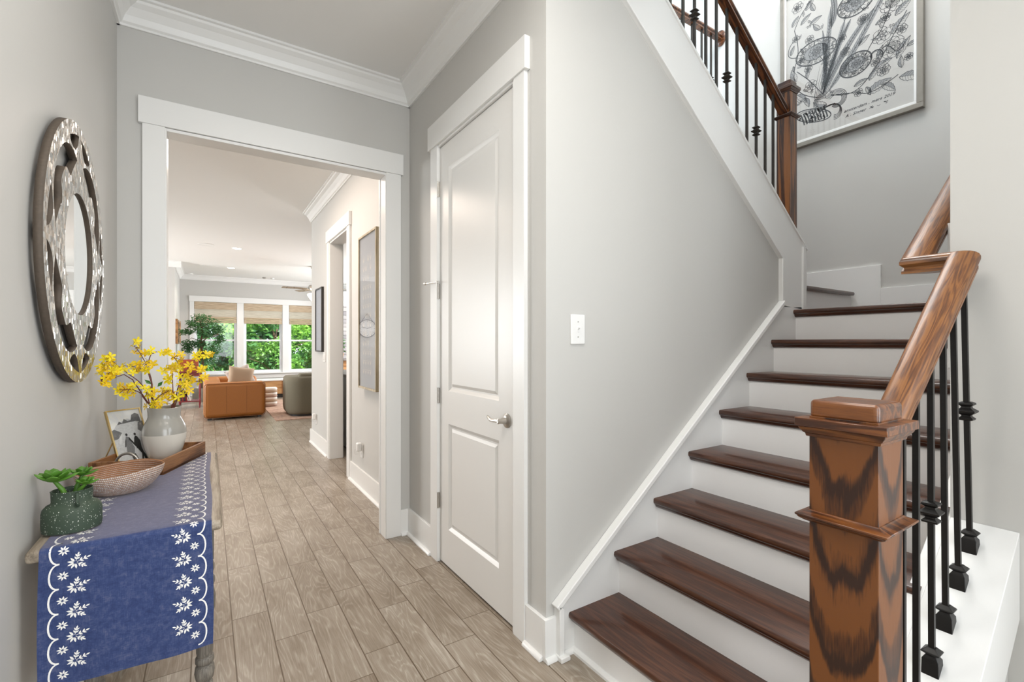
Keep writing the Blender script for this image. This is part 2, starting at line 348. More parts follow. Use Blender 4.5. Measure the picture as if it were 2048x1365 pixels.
def foliage_mat(name, c1, c2, trans=0.35):
    m = bpy.data.materials.new(name); m.use_nodes = True; t = m.node_tree; t.nodes.clear(); MATS[name] = m
    out = node(t, 'ShaderNodeOutputMaterial'); mx = node(t, 'ShaderNodeMixShader'); mx.inputs[0].default_value = trans
    d = node(t, 'ShaderNodeBsdfPrincipled'); d.inputs['Roughness'].default_value = 0.5; tl = node(t, 'ShaderNodeBsdfTranslucent')
    tc = node(t, 'ShaderNodeTexCoord'); n = noise(t, tc.outputs['Object'], 1.1, 4)
    r = ramp(t, [(0.35, c1), (0.65, c2)]); t.links.new(n, r.inputs[0])
    t.links.new(r.outputs[0], d.inputs['Base Color']); t.links.new(r.outputs[0], tl.inputs[0])
    t.links.new(d.outputs[0], mx.inputs[1]); t.links.new(tl.outputs[0], mx.inputs[2]); t.links.new(mx.outputs[0], out.inputs[0])
foliage_mat('tree_leaf', (0.035, 0.14, 0.035), (0.24, 0.46, 0.06))
foliage_mat('tree_leaf_dark', (0.018, 0.085, 0.035), (0.085, 0.24, 0.06))
foliage_mat('house_plant_leaf', (0.035, 0.12, 0.04), (0.11, 0.27, 0.08), 0.3)
foliage_mat('succulent_green', (0.05, 0.17, 0.018), (0.15, 0.34, 0.03), 0.15)

# ---------------------------------------------------------------- mesh helpers (world coordinates in, stored relative to the parent thing)
BASE = {}
def M(x): return MATS[x]
def box(bm, x0, x1, y0, y1, z0, z1):
    vs = [bm.verts.new(p) for p in ((x0,y0,z0),(x1,y0,z0),(x1,y1,z0),(x0,y1,z0),(x0,y0,z1),(x1,y0,z1),(x1,y1,z1),(x0,y1,z1))]
    for f in ((0,3,2,1),(4,5,6,7),(0,1,5,4),(1,2,6,5),(2,3,7,6),(3,0,4,7)): bm.faces.new([vs[i] for i in f])
    return vs
def prism(bm, poly, axis, a0, a1):
    """poly: 2D points; axis 'x': (y,z), 'y': (x,z), 'z': (x,y)"""
    def P(p, a):
        return {'x': (a, p[0], p[1]), 'y': (p[0], a, p[1]), 'z': (p[0], p[1], a)}[axis]
    A = [bm.verts.new(P(p, a0)) for p in poly]; B = [bm.verts.new(P(p, a1)) for p in poly]
    n = len(poly)
    fs = [bm.faces.new(A), bm.faces.new(B[::-1])]
    for i in range(n):
        fs.append(bm.faces.new((A[i], B[i], B[(i+1) % n], A[(i+1) % n])))
    bmesh.ops.recalc_face_normals(bm, faces=fs)
def loft(bm, rings, cap=True, closed=True, uv=None):
    R = [[bm.verts.new(p) for p in r] for r in rings]
    fs = []
    n = len(R[0])
    for a, b in zip(R[:-1], R[1:]):
        for i in range(n if closed else n-1):
            fs.append(bm.faces.new((a[i], a[(i+1) % n], b[(i+1) % n], b[i])))
    if cap and closed:
        fs.append(bm.faces.new(R[0][::-1])); fs.append(bm.faces.new(R[-1]))
    bmesh.ops.recalc_face_normals(bm, faces=fs)
    return R
def lathe(bm, prof, cx, cy, n=32, sx=1.0, sy=1.0, cap=False, fn=None):
    rings = []
    for r, z in prof:
        ring = []
        for i in range(n):
            a = 2*PI*i/n
            p = Vector((cx+r*sx*math.cos(a), cy+r*sy*math.sin(a), z))
            if fn: p = fn(p, a, r, z)
            ring.append(p)
        rings.append(ring)
    loft(bm, rings, cap)
def tube(bm, pts, r, n=8, cap=True):
    pts = [Vector(p) for p in pts]
    rad = r if isinstance(r, (list, tuple)) else [r]*len(pts)
    rings = []; up = None
    for i, p in enumerate(pts):
        d = (pts[min(i+1, len(pts)-1)] - pts[max(i-1, 0)]).normalized()
        if up is None:
            up = Vector((0, 0, 1)) if abs(d.z) < 0.9 else Vector((1, 0, 0))
        s = d.cross(up).normalized(); up = s.cross(d).normalized()
        rings.append([p + (s*math.cos(2*PI*k/n) + up*math.sin(2*PI*k/n))*rad[i] for k in range(n)])
    loft(bm, rings, cap)
def bm_(): return bmesh.new()
def root_of(o):
    while o.parent: o = o.parent
    return o
def obj(name, bm, mat, parent=None, bevel=0.0, seg=2, smooth=False, sub=0, angle=40, loc=None):
    me = bpy.data.meshes.new(name)
    off = BASE[root_of(parent).name] if parent else (Vector(loc) if loc else Vector((0, 0, 0)))
    if off.length > 0: bmesh.ops.translate(bm, vec=-off, verts=bm.verts)
    bm.to_mesh(me); bm.free()
    mats = mat if isinstance(mat, (list, tuple)) else [mat]
    for q in mats: me.materials.append(M(q))
    o = bpy.data.objects.new(name, me); COL.objects.link(o)
    if parent: o.parent = parent
    else:
        o.location = off; BASE[o.name] = off.copy()
    if bevel:
        b = o.modifiers.new('bevel', 'BEVEL'); b.width = bevel; b.segments = seg; b.limit_method = 'ANGLE'; b.angle_limit = math.radians(35)
    if sub:
        s = o.modifiers.new('sub', 'SUBSURF'); s.levels = sub; s.render_levels = sub
    if smooth or bevel:
        for p in me.polygons: p.use_smooth = True
        try: me.set_sharp_from_angle(angle=math.radians(angle))
        except Exception: pass
    return o
def tag(o, label=None, cat=None, group=None, kind=None):
    if label: o['label'] = label
    if cat: o['category'] = cat
    if group: o['group'] = group
    if kind: o['kind'] = kind
    return o
def thing(name, label, cat, loc=(0, 0, 0), group=None, kind=None):
    o = bpy.data.objects.new(name, None); COL.objects.link(o); o.location = loc; o.empty_display_size = 0.1
    BASE[o.name] = Vector(loc)
    return tag(o, label, cat, group, kind)
def struct(name, bm, mat, bevel=0.0, **k):
    return tag(obj(name, bm, mat, None, bevel, **k), kind='structure')
def sbox(name, mat, *b, bevel=0.0):
    bm = bm_(); box(bm, *b); return struct(name, bm, mat, bevel)
def dup(o, loc=None, parent=None):
    c = o.copy(); COL.objects.link(c)
    if parent: c.parent = parent
    if loc is not None: c.location = loc; BASE[c.name] = Vector(loc)
    for ch in list(o.children): dup(ch, None, c)
    return c

H0, HC = 0.0, 3.0     # floor and ceiling heights
# ---------------------------------------------------------------- floors, walls, ceilings
sbox('floor', 'wood_look_tile', -5.2, 5.2, -2.7, 14.2, -0.06, 0.0)
bm = bm_(); box(bm, -0.5, 2.10, -2.7, 0.5, HC, HC+0.1); box(bm, -0.5, 1.80, 0.5, 1.513, HC, HC+0.1); box(bm, -0.5, 1.15, 1.513, 3.10, HC, HC+0.1)
struct('ceiling', bm, 'ceiling_paint')
sbox('ceiling_hall', 'ceiling_paint', -5.2, 1.27, 3.10, 14.2, HC, HC+0.1)
sbox('ceiling_great_room', 'ceiling_paint', 1.27, 5.2, 3.10, 14.2, HC, HC+0.1)
sbox('ceiling_stairwell', 'ceiling_paint', -1.0, 4.5, 0.3, 6.2, 5.8, 5.9)
sbox('wall_left', 'wall_paint', -0.50, -0.38, -2.7, 3.04, 0, HC)
sbox('wall_front', 'wall_paint', -0.50, 2.16, -2.82, -2.7, 0, HC)
bm = bm_()
box(bm, -0.50, -0.185, 3.04, 3.13, 0, HC); box(bm, 0.985, 1.15, 3.04, 3.13, 0, HC); box(bm, -0.185, 0.985, 3.04, 3.13, 2.41, HC)
struct('wall_back', bm, 'wall_paint')
bm = bm_()
box(bm, 1.15, 1.27, 1.70, 1.735, 0, HC); box(bm, 1.15, 1.27, 2.555, 4.66, 0, HC); box(bm, 1.15, 1.27, 1.735, 2.555, 2.45, HC)
box(bm, 1.15, 1.27, 5.50, 6.60, 0, HC); box(bm, 1.15, 1.27, 4.66, 5.50, 2.42, HC)
struct('wall_right', bm, 'wall_paint')
bm = bm_(); prism(bm, [(1.15, 0), (3.24, 0), (3.24, 1.905), (1.15, 3.50)], 'y', 1.513, 1.70)
struct('wall_stair', bm, 'wall_paint')
sbox('wall_closet', 'closet_shade', 1.9, 2.0, 1.70, 3.0, 0, 2.5)  # near-black colour stands in for shade inside the closed closet
sbox('wall_dining', 'wall_paint', 2.04, 2.16, -2.7, 0.50, 0, 5.8)
sbox('wall_stair_near', 'wall_paint', 2.16, 4.37, 0.38, 0.50, 0, 5.8)
sbox('wall_stair_far', 'wall_paint', 4.25, 4.37, 0.50, 2.89, 0, 5.8)
sbox('wall_upper_side', 'wall_paint', 4.37, 4.49, 2.77, 6.2, 3.12, 5.8)
sbox('wall_upper_back', 'wall_paint', -1.0, 4.5, 6.0, 6.12, 3.12, 5.8)
sbox('wall_upper_left', 'wall_paint', -1.12, -1.0, 1.4, 6.12, 3.12, 5.8)
bm = bm_(); box(bm, -1.0, 1.80, 1.40, 1.50, 3.10, 5.8); box(bm, 1.68, 1.80, 0.5, 1.40, 3.10, 5.8); box(bm, 1.68, 2.16, 0.38, 0.5, 3.10, 5.8)
struct('wall_upper_front', bm, 'wall_paint')
sbox('floor_upper', 'trim_white', -1.0, 4.40, 2.73, 6.0, 3.12, 3.35)
sbox('floor_upper_landing', 'trim_white', -1.0, 0.9, 1.70, 2.73, 3.12, 3.35)
# great room shell
sbox('wall_great_left', 'wall_paint', -5.2, -0.57, 11.96, 12.08, 0, HC)
sbox('wall_great_return', 'wall_paint', -0.69, -0.57, 12.08, 14.05, 0, HC)
bm = bm_()
WX = [(-0.28, 0.641), (0.792, 1.706), (1.867, 2.78)]
box(bm, -0.69, -0.28, 14.05, 14.2, 0, HC); box(bm, 0.641, 0.792, 14.05, 14.2, 0.5, 2.35); box(bm, 1.706, 1.867, 14.05, 14.2, 0.5, 2.35)
box(bm, 2.78, 5.2, 14.05, 14.2, 0, HC); box(bm, -0.28, 2.78, 14.05, 14.2, 0, 0.5); box(bm, -0.28, 2.78, 14.05, 14.2, 2.35, HC)
struct('wall_window_side', bm, 'wall_paint')
sbox('wall_great_right', 'wall_paint', 5.08, 5.2, 3.1, 14.2, 0, HC)
sbox('wall_outer_left', 'wall_paint', -5.2, -5.08, 3.1, 12.0, 0, HC)
sbox('wall_hall_front', 'wall_paint', -5.2, -0.5, 3.04, 3.13, 0, HC)
sbox('wall_kitchen_front', 'wall_paint', 1.27, 5.2, 3.04, 3.13, 0, HC)

# ---------------------------------------------------------------- trim
tn = [0]
def trim(bm, mat='trim_white', bevel=0.0015):
    tn[0] += 1; return struct('trim_%d' % tn[0], bm, mat, bevel)
# cased opening in the back wall: casing, jamb, head
bm = bm_()
box(bm, -0.279, -0.185, 3.02, 3.04, 0, 2.41); trim(bm)
bm = bm_(); box(bm, 0.983, 1.083, 3.02, 3.04, 0, 2.41); trim(bm)
bm = bm_(); box(bm, -0.295, 1.098, 3.014, 3.04, 2.41, 2.546); trim(bm)
bm = bm_(); box(bm, -0.1945, -0.178, 3.024, 3.146, 0, 2.408); trim(bm)
bm = bm_(); box(bm, 0.979, 0.9945, 3.024, 3.146, 0, 2.408); trim(bm)
bm = bm_(); box(bm, -0.178, 0.979, 3.025, 3.145, 2.392, 2.408); trim(bm)
bm = bm_(); box(bm, -0.279, -0.185, 3.13, 3.15, 0, 2.41); box(bm, 0.974, 1.083, 3.13, 3.15, 0, 2.41); box(bm, -0.295, 1.098, 3.13, 3.156, 2.41, 2.546); trim(bm)
# closet door casing
bm = bm_(); box(bm, 1.13, 1.15, 1.641, 1.727, 0, 2.452); trim(bm)
bm = bm_(); box(bm, 1.13, 1.15, 2.545, 2.640, 0, 2.452); trim(bm)
bm = bm_(); box(bm, 1.122, 1.15, 1.625, 2.665, 2.452, 2.592); trim(bm)
bm = bm_(); box(bm, 1.136, 1.25, 1.722, 1.740, 0, 2.452); box(bm, 1.136, 1.25, 2.548, 2.560, 0, 2.452); box(bm, 1.136, 1.25, 1.74, 2.548, 2.440, 2.452); trim(bm)
# kitchen opening in the hall wall
bm = bm_(); box(bm, 1.13, 1.15, 4.575, 4.68, 0, 2.42); box(bm, 1.122, 1.15, 4.56, 5.60, 2.42, 2.55); box(bm, 1.13, 1.15, 5.48, 5.575, 0, 2.42); trim(bm)
bm = bm_(); box(bm, 1.14, 1.28, 4.66, 4.68, 0, 2.42); box(bm, 1.14, 1.28, 5.46, 5.48, 0, 2.42); box(bm, 1.14, 1.28, 4.68, 5.46, 2.40, 2.42); trim(bm)
bm = bm_(); box(bm, 1.27, 1.29, 4.575, 4.68, 0, 2.42); box(bm, 1.27, 1.29, 4.56, 5.60, 2.42, 2.55); box(bm, 1.27, 1.29, 5.48, 5.575, 0, 2.42); trim(bm)
# window wall casing: head, stool, apron, side and mullion casings
bm = bm_(); box(bm, -0.382, 2.90, 14.02, 14.05, 2.35, 2.49); trim(bm)
bm = bm_(); box(bm, -0.41, 2.93, 13.97, 14.08, 0.50, 0.53); trim(bm)
bm = bm_(); box(bm, -0.37, 2.88, 14.03, 14.05, 0.385, 0.50); trim(bm)
bm = bm_()
for a, b in ((-0.37, -0.28), (0.641, 0.792), (1.706, 1.867), (2.78, 2.87)): box(bm, a, b, 14.03, 14.05, 0.53, 2.35)
trim(bm)
# crown moldings
CR = [(0.0, -0.105), (0.0, -0.118), (0.012, -0.118), (0.014, -0.108), (0.024, -0.100), (0.036, -0.072), (0.060, -0.040), (0.084, -0.024), (0.090, -0.014), (0.106, -0.012), (0.106, 0.0), (0.0, 0.0)]
def crown(axis, at, sgn, a0, a1, z=HC):
    bm = bm_(); prism(bm, [(at+sgn*p[0], z+p[1]) for p in CR], axis, a0, a1); trim(bm, bevel=0)
crown('x', 3.04, -1, -0.38, 1.15)
crown('y', 1.15, -1, 1.46, 3.04)
crown('y', -0.38, 1, -2.7, 3.04)
crown('y', 1.15, -1, 3.13, 6.61)
crown('x', 14.05, -1, -0.57, 5.1)
crown('y', -0.57, 1, 11.96, 14.05)
crown('x', 11.96, -1, -5.1, -0.46)
# baseboards with shoe
bn = {}
def base(name, axis, at, sgn, a0, a1, z0=0.0, h=0.17, t=0.016, shoe=True):
    bm = bm_()
    lo, hi = sorted((at, at+sgn*t))
    if axis == 'y': box(bm, lo, hi, a0, a1, z0, z0+h)
    else: box(bm, a0, a1, lo, hi, z0, z0+h)
    if shoe:
        q = [(at+sgn*t, z0), (at+sgn*(t+0.018), z0), (at+sgn*(t+0.017), z0+0.009), (at+sgn*(t+0.011), z0+0.017), (at+sgn*t, z0+0.020)]
        prism(bm, q, 'y' if axis == 'y' else 'x', a0, a1)
    return struct(name, bm, 'trim_white', 0.0015)
base('baseboard_right', 'y', 1.15, -1, 1.513, 1.641)
base('baseboard_right', 'y', 1.15, -1, 2.640, 3.04)
base('baseboard_back', 'x', 3.04, -1, 1.083, 1.134)
base('baseboard_back', 'x', 3.04, -1, -0.38, -0.279)
base('baseboard_left', 'y', -0.38, 1, -2.7, 3.04)
base('baseboard_corner', 'x', 1.513, -1, 1.134, 1.192)
base('baseboard_hall', 'y', 1.15, -1, 3.15, 4.575)
base('baseboard_hall', 'y', 1.15, -1, 5.575, 6.60)
base('baseboard_hall_end', 'x', 6.60, 1, 1.13, 1.28)
base('baseboard_window', 'x', 14.05, -1, -0.57, 5.0)
base('baseboard_dining', 'y', 2.04, -1, -2.7, 0.345)

# ---------------------------------------------------------------- closet door
d = thing('door_1', 'white two-panel closet door with a curved nickel lever handle', 'door', (1.15, 2.15, 0.0), kind='structure')
def door_leaf(bm, x, y0, y1, z0, z1, panels, th=0.035):
    # front skin in plane x with sunk panels; a body behind
    ys = sorted({y0, y1} | {p for q in panels for p in q[:2]}); zs = sorted({z0, z1} | {p for q in panels for p in q[2:]})
    for i in range(len(ys)-1):
        for j in range(len(zs)-1):
            a, b, c, e = ys[i], ys[i+1], zs[j], zs[j+1]
            if any(abs(a-q[0]) < 1e-6 and abs(b-q[1]) < 1e-6 and abs(c-q[2]) < 1e-6 and abs(e-q[3]) < 1e-6 for q in panels):
                prev = [(x, a, c), (x, b, c), (x, b, e), (x, a, e)]
                for ins, dep in ((0.006, 0.004), (0.018, 0.011), (0.026, 0.011), (0.042, 0.0045)):
                    cur = [(x+dep, a+ins, c+ins), (x+dep, b-ins, c+ins), (x+dep, b-ins, e-ins), (x+dep, a+ins, e-ins)]
                    for k in range(4):
                        bm.faces.new([bm.verts.new(p) for p in (prev[k], prev[(k+1) % 4], cur[(k+1) % 4], cur[k])])
                    prev = cur
                bm.faces.new([bm.verts.new(p) for p in prev])
            else:
                bm.faces.new([bm.verts.new(p) for p in ((x, a, c), (x, b, c), (x, b, e), (x, a, e))])
    bmesh.ops.remove_doubles(bm, verts=bm.verts, dist=1e-5)
    bmesh.ops.recalc_face_normals(bm, faces=bm.faces)
    for f in list(bm.faces):
        if f.normal.x > 0.05: f.normal_flip()
    box(bm, x+0.013, x+th, y0, y1, z0, z1)
    for (a, b, c, e) in ((y0, y0+0.001, z0, z1), (y1-0.001, y1, z0, z1), (y0, y1, z0, z0+0.001), (y0, y1, z1-0.001, z1)): box(bm, x+0.0005, x+th, a, b, c, e)
bm = bm_(); door_leaf(bm, 1.150, 1.743, 2.545, 0.012, 2.436, [(1.878, 2.428, 0.222, 0.826), (1.878, 2.428, 1.013, 2.292)])
leaf = obj('door_leaf', bm, 'door_white', d)
# lever handle
bm = bm_()
rings = []
for x, r in ((1.15, 0.033), (1.144, 0.033), (1.140, 0.028), (1.137, 0.016), (1.112, 0.0115), (1.100, 0.0125), (1.096, 0.008)):
    rings.append([(x, 1.806+r*math.cos(2*PI*k/24), 0.930+r*math.sin(2*PI*k/24)) for k in range(24)])
loft(bm, rings)
tube(bm, [(1.104, 1.806, 0.930), (1.102, 1.825, 0.931), (1.100, 1.850, 0.928), (1.101, 1.875, 0.929), (1.104, 1.896, 0.936), (1.108, 1.912, 0.940), (1.110, 1.920, 0.938)], [0.009, 0.0085, 0.0075, 0.0075, 0.007, 0.0055, 0.002], 10)
obj('door_handle', bm, 'nickel', d, smooth=True)
for z in (2.194, 1.593, 0.979, 0.362):
    bm = bm_()
    tube(bm, [(1.138, 2.546, z-0.046), (1.138, 2.546, z+0.046)], 0.0062, 10)
    for k in (-0.026, -0.008, 0.010, 0.028): tube(bm, [(1.138, 2.546, z+k), (1.138, 2.546, z+k+0.0012)], 0.0068, 10)
    box(bm, 1.134, 1.150, 2.5415, 2.548, z-0.044, z+0.044)
    h = obj('hinge', bm, 'nickel', d, smooth=True)
    if abs(z-1.593) < 0.01:
        bm = bm_(); tube(bm, [(1.135, 2.546, z+0.052), (1.115, 2.60, z+0.052), (1.105, 2.660, z+0.052)], 0.003, 8); tube(bm, [(1.135, 2.546, z+0.052), (1.110, 2.50, z+0.052)], 0.003, 8)
        tube(bm, [(1.103, 2.668, z+0.052), (1.106, 2.655, z+0.052)], 0.008, 10); tube(bm, [(1.138, 2.546, z+0.045), (1.138, 2.546, z+0.060)], 0.007, 10)
        obj('door_stop', bm, 'nickel', h, smooth=True)

# ---------------------------------------------------------------- staircase
RISE, RUN = 0.1898, 0.2610
X1, Z1 = 1.254, 0.168
YT0, YT1 = 0.537, 1.495
st = thing('staircase', 'straight flight of dark oak treads with white risers leading up to a landing', 'staircase', (1.28, 1.0, 0.0))
def tread_mesh(bm, x, z, back, y0, y1):
    p = [(x+0.006, z), (x+0.0015, z-0.004), (x, z-0.0135), (x+0.002, z-0.022), (x+0.007, z-0.027), (x+0.012, z-0.027), (x+0.014, z-0.036), (x+0.022, z-0.046), (x+0.032, z-0.047), (x+0.032, z-0.027), (back, z-0.027), (back, z)]
    prism(bm, p, 'y', y0, y1)
for k in range(8):
    x = X1+RUN*k; z = Z1+RISE*k
    zb = 0.0 if k == 0 else z-RISE
    bm = bm_(); box(bm, x+0.030, x+0.045, YT0-0.02, YT1+0.005, zb, z-0.027); obj('riser', bm, 'riser_white', st)
    back = x+RUN+0.034 if k < 7 else 4.249
    bm = bm_(); tread_mesh(bm, x, z, back, YT0-0.03 if k < 7 else 0.501, YT1+0.004 if k < 7 else YT1+0.01)
    if k == 7: box(bm, 3.255, 4.249, YT1+0.01, 1.64, z-0.027, z)
    obj('tread' if k < 7 else 'landing', bm, 'oak_tread', st, smooth=True, angle=50)
ZL = Z1+RISE*7
# steps on from the landing: one step straight ahead, then the upper flight back over the closet
st = thing('upper_staircase', 'turn of the stairs beyond the landing, its first dark tread edge showing', 'staircase', (3.7, 2.1, ZL))
bm = bm_(); box(bm, 3.255, 4.249, 1.622, 1.64, ZL, ZL+RISE-0.027); obj('riser', bm, 'riser_white', st)
bm = bm_(); p = [(1.592, ZL+RISE-0.010), (1.598, ZL+RISE), (2.72, ZL+RISE), (2.72, ZL+RISE-0.027), (1.598, ZL+RISE-0.027), (1.592, ZL+RISE-0.018)]
prism(bm, p, 'x', 3.255, 4.215); obj('tread', bm, 'oak_tread', st, smooth=True, angle=50)
for k in range(4):
    x = 3.10-RUN*k; z = ZL+RISE*(k+2)
    bm = bm_(); box(bm, x-0.045, x-0.030, 1.72, 2.72, z-RISE, z-0.027); obj('riser', bm, 'riser_white', st)
    bm = bm_(); box(bm, x-RUN-0.034, x, 1.72, 2.72, z-0.027, z); obj('tread', bm, 'oak_tread', st, bevel=0.006)
sbox('wall_stair_back', 'wall_paint', 1.28, 4.249, 2.725, 2.775, 0, 3.12)
# shoe at first riser
st = bpy.data.objects['staircase']
bm = bm_(); prism(bm, [(X1+0.030, 0), (X1+0.012, 0), (X1+0.013, 0.010), (X1+0.019, 0.017), (X1+0.030, 0.020)], 'y', 0.51, 1.495); obj('shoe_molding', bm, 'trim_white', st)

# skirt board against the stair wall with its cap, and its foot block
s0, s1 = (1.19, 0.200), (2.945, 1.520)
bm = bm_(); prism(bm, [(1.225, 0.0), (1.32, 0.0), (3.20, 1.0), (3.20, 1.518), (2.945, 1.508), (1.225, 0.205)], 'y', 1.495, 1.5135); trim(bm)
import math as _m
ang = math.atan2(s1[1]-s0[1], s1[0]-s0[0]); nx, nz = -math.sin(ang), math.cos(ang)
bm = bm_(); w = 0.024
prism(bm, [s0, s1, (s1[0]+nx*w+0.01, s1[1]+nz*w+0.008), (s0[0]+nx*w, s0[1]+nz*w)], 'y', 1.473, 1.5135); trim(bm, bevel=0.004)
bm = bm_(); prism(bm, [(1.190, 0.0), (1.216, 0.0), (1.216, 0.200), (1.190, 0.224)], 'y', 1.473, 1.5135)
prism(bm, [(1.184, 0), (1.232, 0), (1.232, 0.014), (1.226, 0.021), (1.184, 0.021)], 'y', 1.455, 1.5135); trim(bm, bevel=0.003)
bm = bm_(); prism(bm, [(1.495, 0), (1.478, 0), (1.479, 0.010), (1.485, 0.017), (1.495, 0.020)], 'x', 1.225, 1.284); trim(bm)
# upper stringer board on the stair wall and its end
def up(x): return 1.912+0.767*(3.235-x)
def dn(x): return 1.806+0.764*(2.940-x)
bm = bm_(); prism(bm, [(2.940, 1.52), (3.240, 1.50), (3.240, up(3.24)), (1.15, up(1.15)), (1.15, dn(1.15)), (2.940, 1.806)], 'y', 1.495, 1.5135); trim(bm)
bm = bm_(); prism(bm, [(2.940, 1.806), (1.15, dn(1.15)), (1.15, dn(1.15)+0.020), (2.953, 1.820)], 'y', 1.488, 1.500); trim(bm, bevel=0.002)
bm = bm_(); box(bm, 2.940, 2.968, 1.486, 1.500, 1.52, 1.806); trim(bm, bevel=0.003)
bm = bm_(); box(bm, 3.186, 3.222, 1.484, 1.500, 1.50, up(3.2)-0.035); trim(bm, bevel=0.003)
bm = bm_(); box(bm, 3.240, 3.252, 1.495, 1.70, 1.50, up(3.24)); trim(bm)
# cap of the upper curb
bm = bm_(); prism(bm, [(3.250, up(3.25)-0.016), (3.250, up(3.25)), (1.15, up(1.15)), (1.15, up(1.15)-0.016)], 'y', 1.487, 1.715); trim(bm, bevel=0.002)
# landing skirts on the far wall
bm = bm_(); box(bm, 4.232, 4.25, 0.50, 1.43, ZL, ZL+0.205); box(bm, 4.232, 4.25, 1.43, 2.70, ZL, ZL+RISE+0.192); trim(bm)
bm = bm_(); box(bm, 2.16, 4.232, 0.50, 0.537, ZL-0.3, ZL+0.205); trim(bm)
# open-side curb under the balusters, stringer face, wall below
def cz(x): return 0.715+0.722*(x-2.04)
bm = bm_(); prism(bm, [(1.247, cz(1.247)-0.30 if cz(1.247) > 0.3 else 0.0), (1.60, cz(1.60)-0.26), (2.039, cz(2.04)-0.26), (2.039, cz(2.04)), (1.247, cz(1.247))], 'y', 0.343, 0.50); trim(bm, bevel=0.002)
bm = bm_(); prism(bm, [(1.247, 0.0), (2.90, cz(2.9)-0.5), (2.90, cz(2.90)), (1.247, cz(1.247))], 'y', 0.499, 0.537); trim(bm, bevel=0.002)
bm = bm_(); prism(bm, [(1.247, 0.0), (2.039, 0.0), (2.039, cz(2.04)-0.20), (1.50, cz(1.50)-0.20), (1.247, 0.01)], 'y', 0.368, 0.498); struct('wall_stair_side', bm, 'wall_paint')

# ---------------------------------------------------------------- railings
RP = [(0, 0), (0.012, -0.0008), (0.022, -0.0045), (0.028, -0.010), (0.031, -0.018), (0.031, -0.027), (0.027, -0.031), (0.021, -0.036), (0.0195, -0.042), (0.022, -0.046), (0.0265, -0.048), (0.0265, -0.057), (0.0, -0.057)]
RP = RP + [(-a, b) for a, b in RP[-2:0:-1]]
def rail_x(bm, x0, z0, x1, z1, y, c0=0, c1=0):
    """rail along X in plane y; c0/c1: mitre slope of the ends against the lateral offset"""
    sl = (z1-z0)/(x1-x0)
    R = []
    for x, c in ((x0, c0), (x1, c1)):
        R.append([(x+c*l, y+l, z0+sl*(x-x0)+h) for l, h in RP])
    loft(bm, R)
def rail_y(bm, x, y0, y1, z, c0=0, c1=0):
    loft(bm, [[(x+l, yy+c*l, z+h) for l, h in RP] for yy, c in ((y0, c0), (y1, c1))])
def sq(bm, x, y, z0, z1, h, x2=None):
    x2 = x if x2 is None else x2
    a = [(x-h, y-h, z0), (x+h, y-h, z0), (x+h, y+h, z0), (x-h, y+h, z0)]; b = [(x2-h, y-h, z1), (x2+h, y-h, z1), (x2+h, y+h, z1), (x2-h, y+h, z1)]
    loft(bm, [a, b])
def stack(bm, x, y, prof):
    loft(bm, [[(x-r, y-r, z), (x+r, y-r, z), (x+r, y+r, z), (x-r, y+r, z)] for r, z in prof])
KN = [(0.008, -0.026), (0.014, -0.024), (0.015, -0.020), (0.009, -0.014), (0.009, -0.011), (0.0185, -0.003), (0.0195, 0.001), (0.010, 0.009), (0.009, 0.013), (0.0155, 0.019), (0.0145, 0.023), (0.008, 0.026)]
SH = [(0.0185, -0.004), (0.0175, 0.027), (0.012, 0.036), (0.0105, 0.038), (0.0195, 0.045), (0.0195, 0.048), (0.0125, 0.054), (0.0085, 0.058)]
def baluster(par, x, y, z0, z1, knuckle=None, xt=None, shoe_at=None, mat='iron', h=0.0064, k=1.0):
    bm = bm_(); sq(bm, x, y, z0, z1, h, xt); b = obj('baluster', bm, mat, par)
    f = lambda z: x+((xt if xt is not None else x)-x)*(z-z0)/(z1-z0)
    if knuckle is not None:
        bm = bm_(); stack(bm, f(knuckle), y, [(r*k*1.15, knuckle+dz*k*1.1) for r, dz in KN]); obj('knuckle', bm, mat, b)
    if shoe_at is not None:
        bm = bm_()
        s = 0.722
        rings = []
        for i, (r, dz) in enumerate(SH):
            z = shoe_at+dz
            rings.append([(x-r, y-r, z-(s*r+0.002 if i == 0 else 0)), (x+r, y-r, z+(s*r-0.002 if i == 0 else 0)), (x+r, y+r, z+(s*r-0.002 if i == 0 else 0)), (x-r, y+r, z-(s*r+0.002 if i == 0 else 0))])
        loft(bm, rings); obj('baluster_shoe', bm, mat, b, bevel=0.0012)
    return b
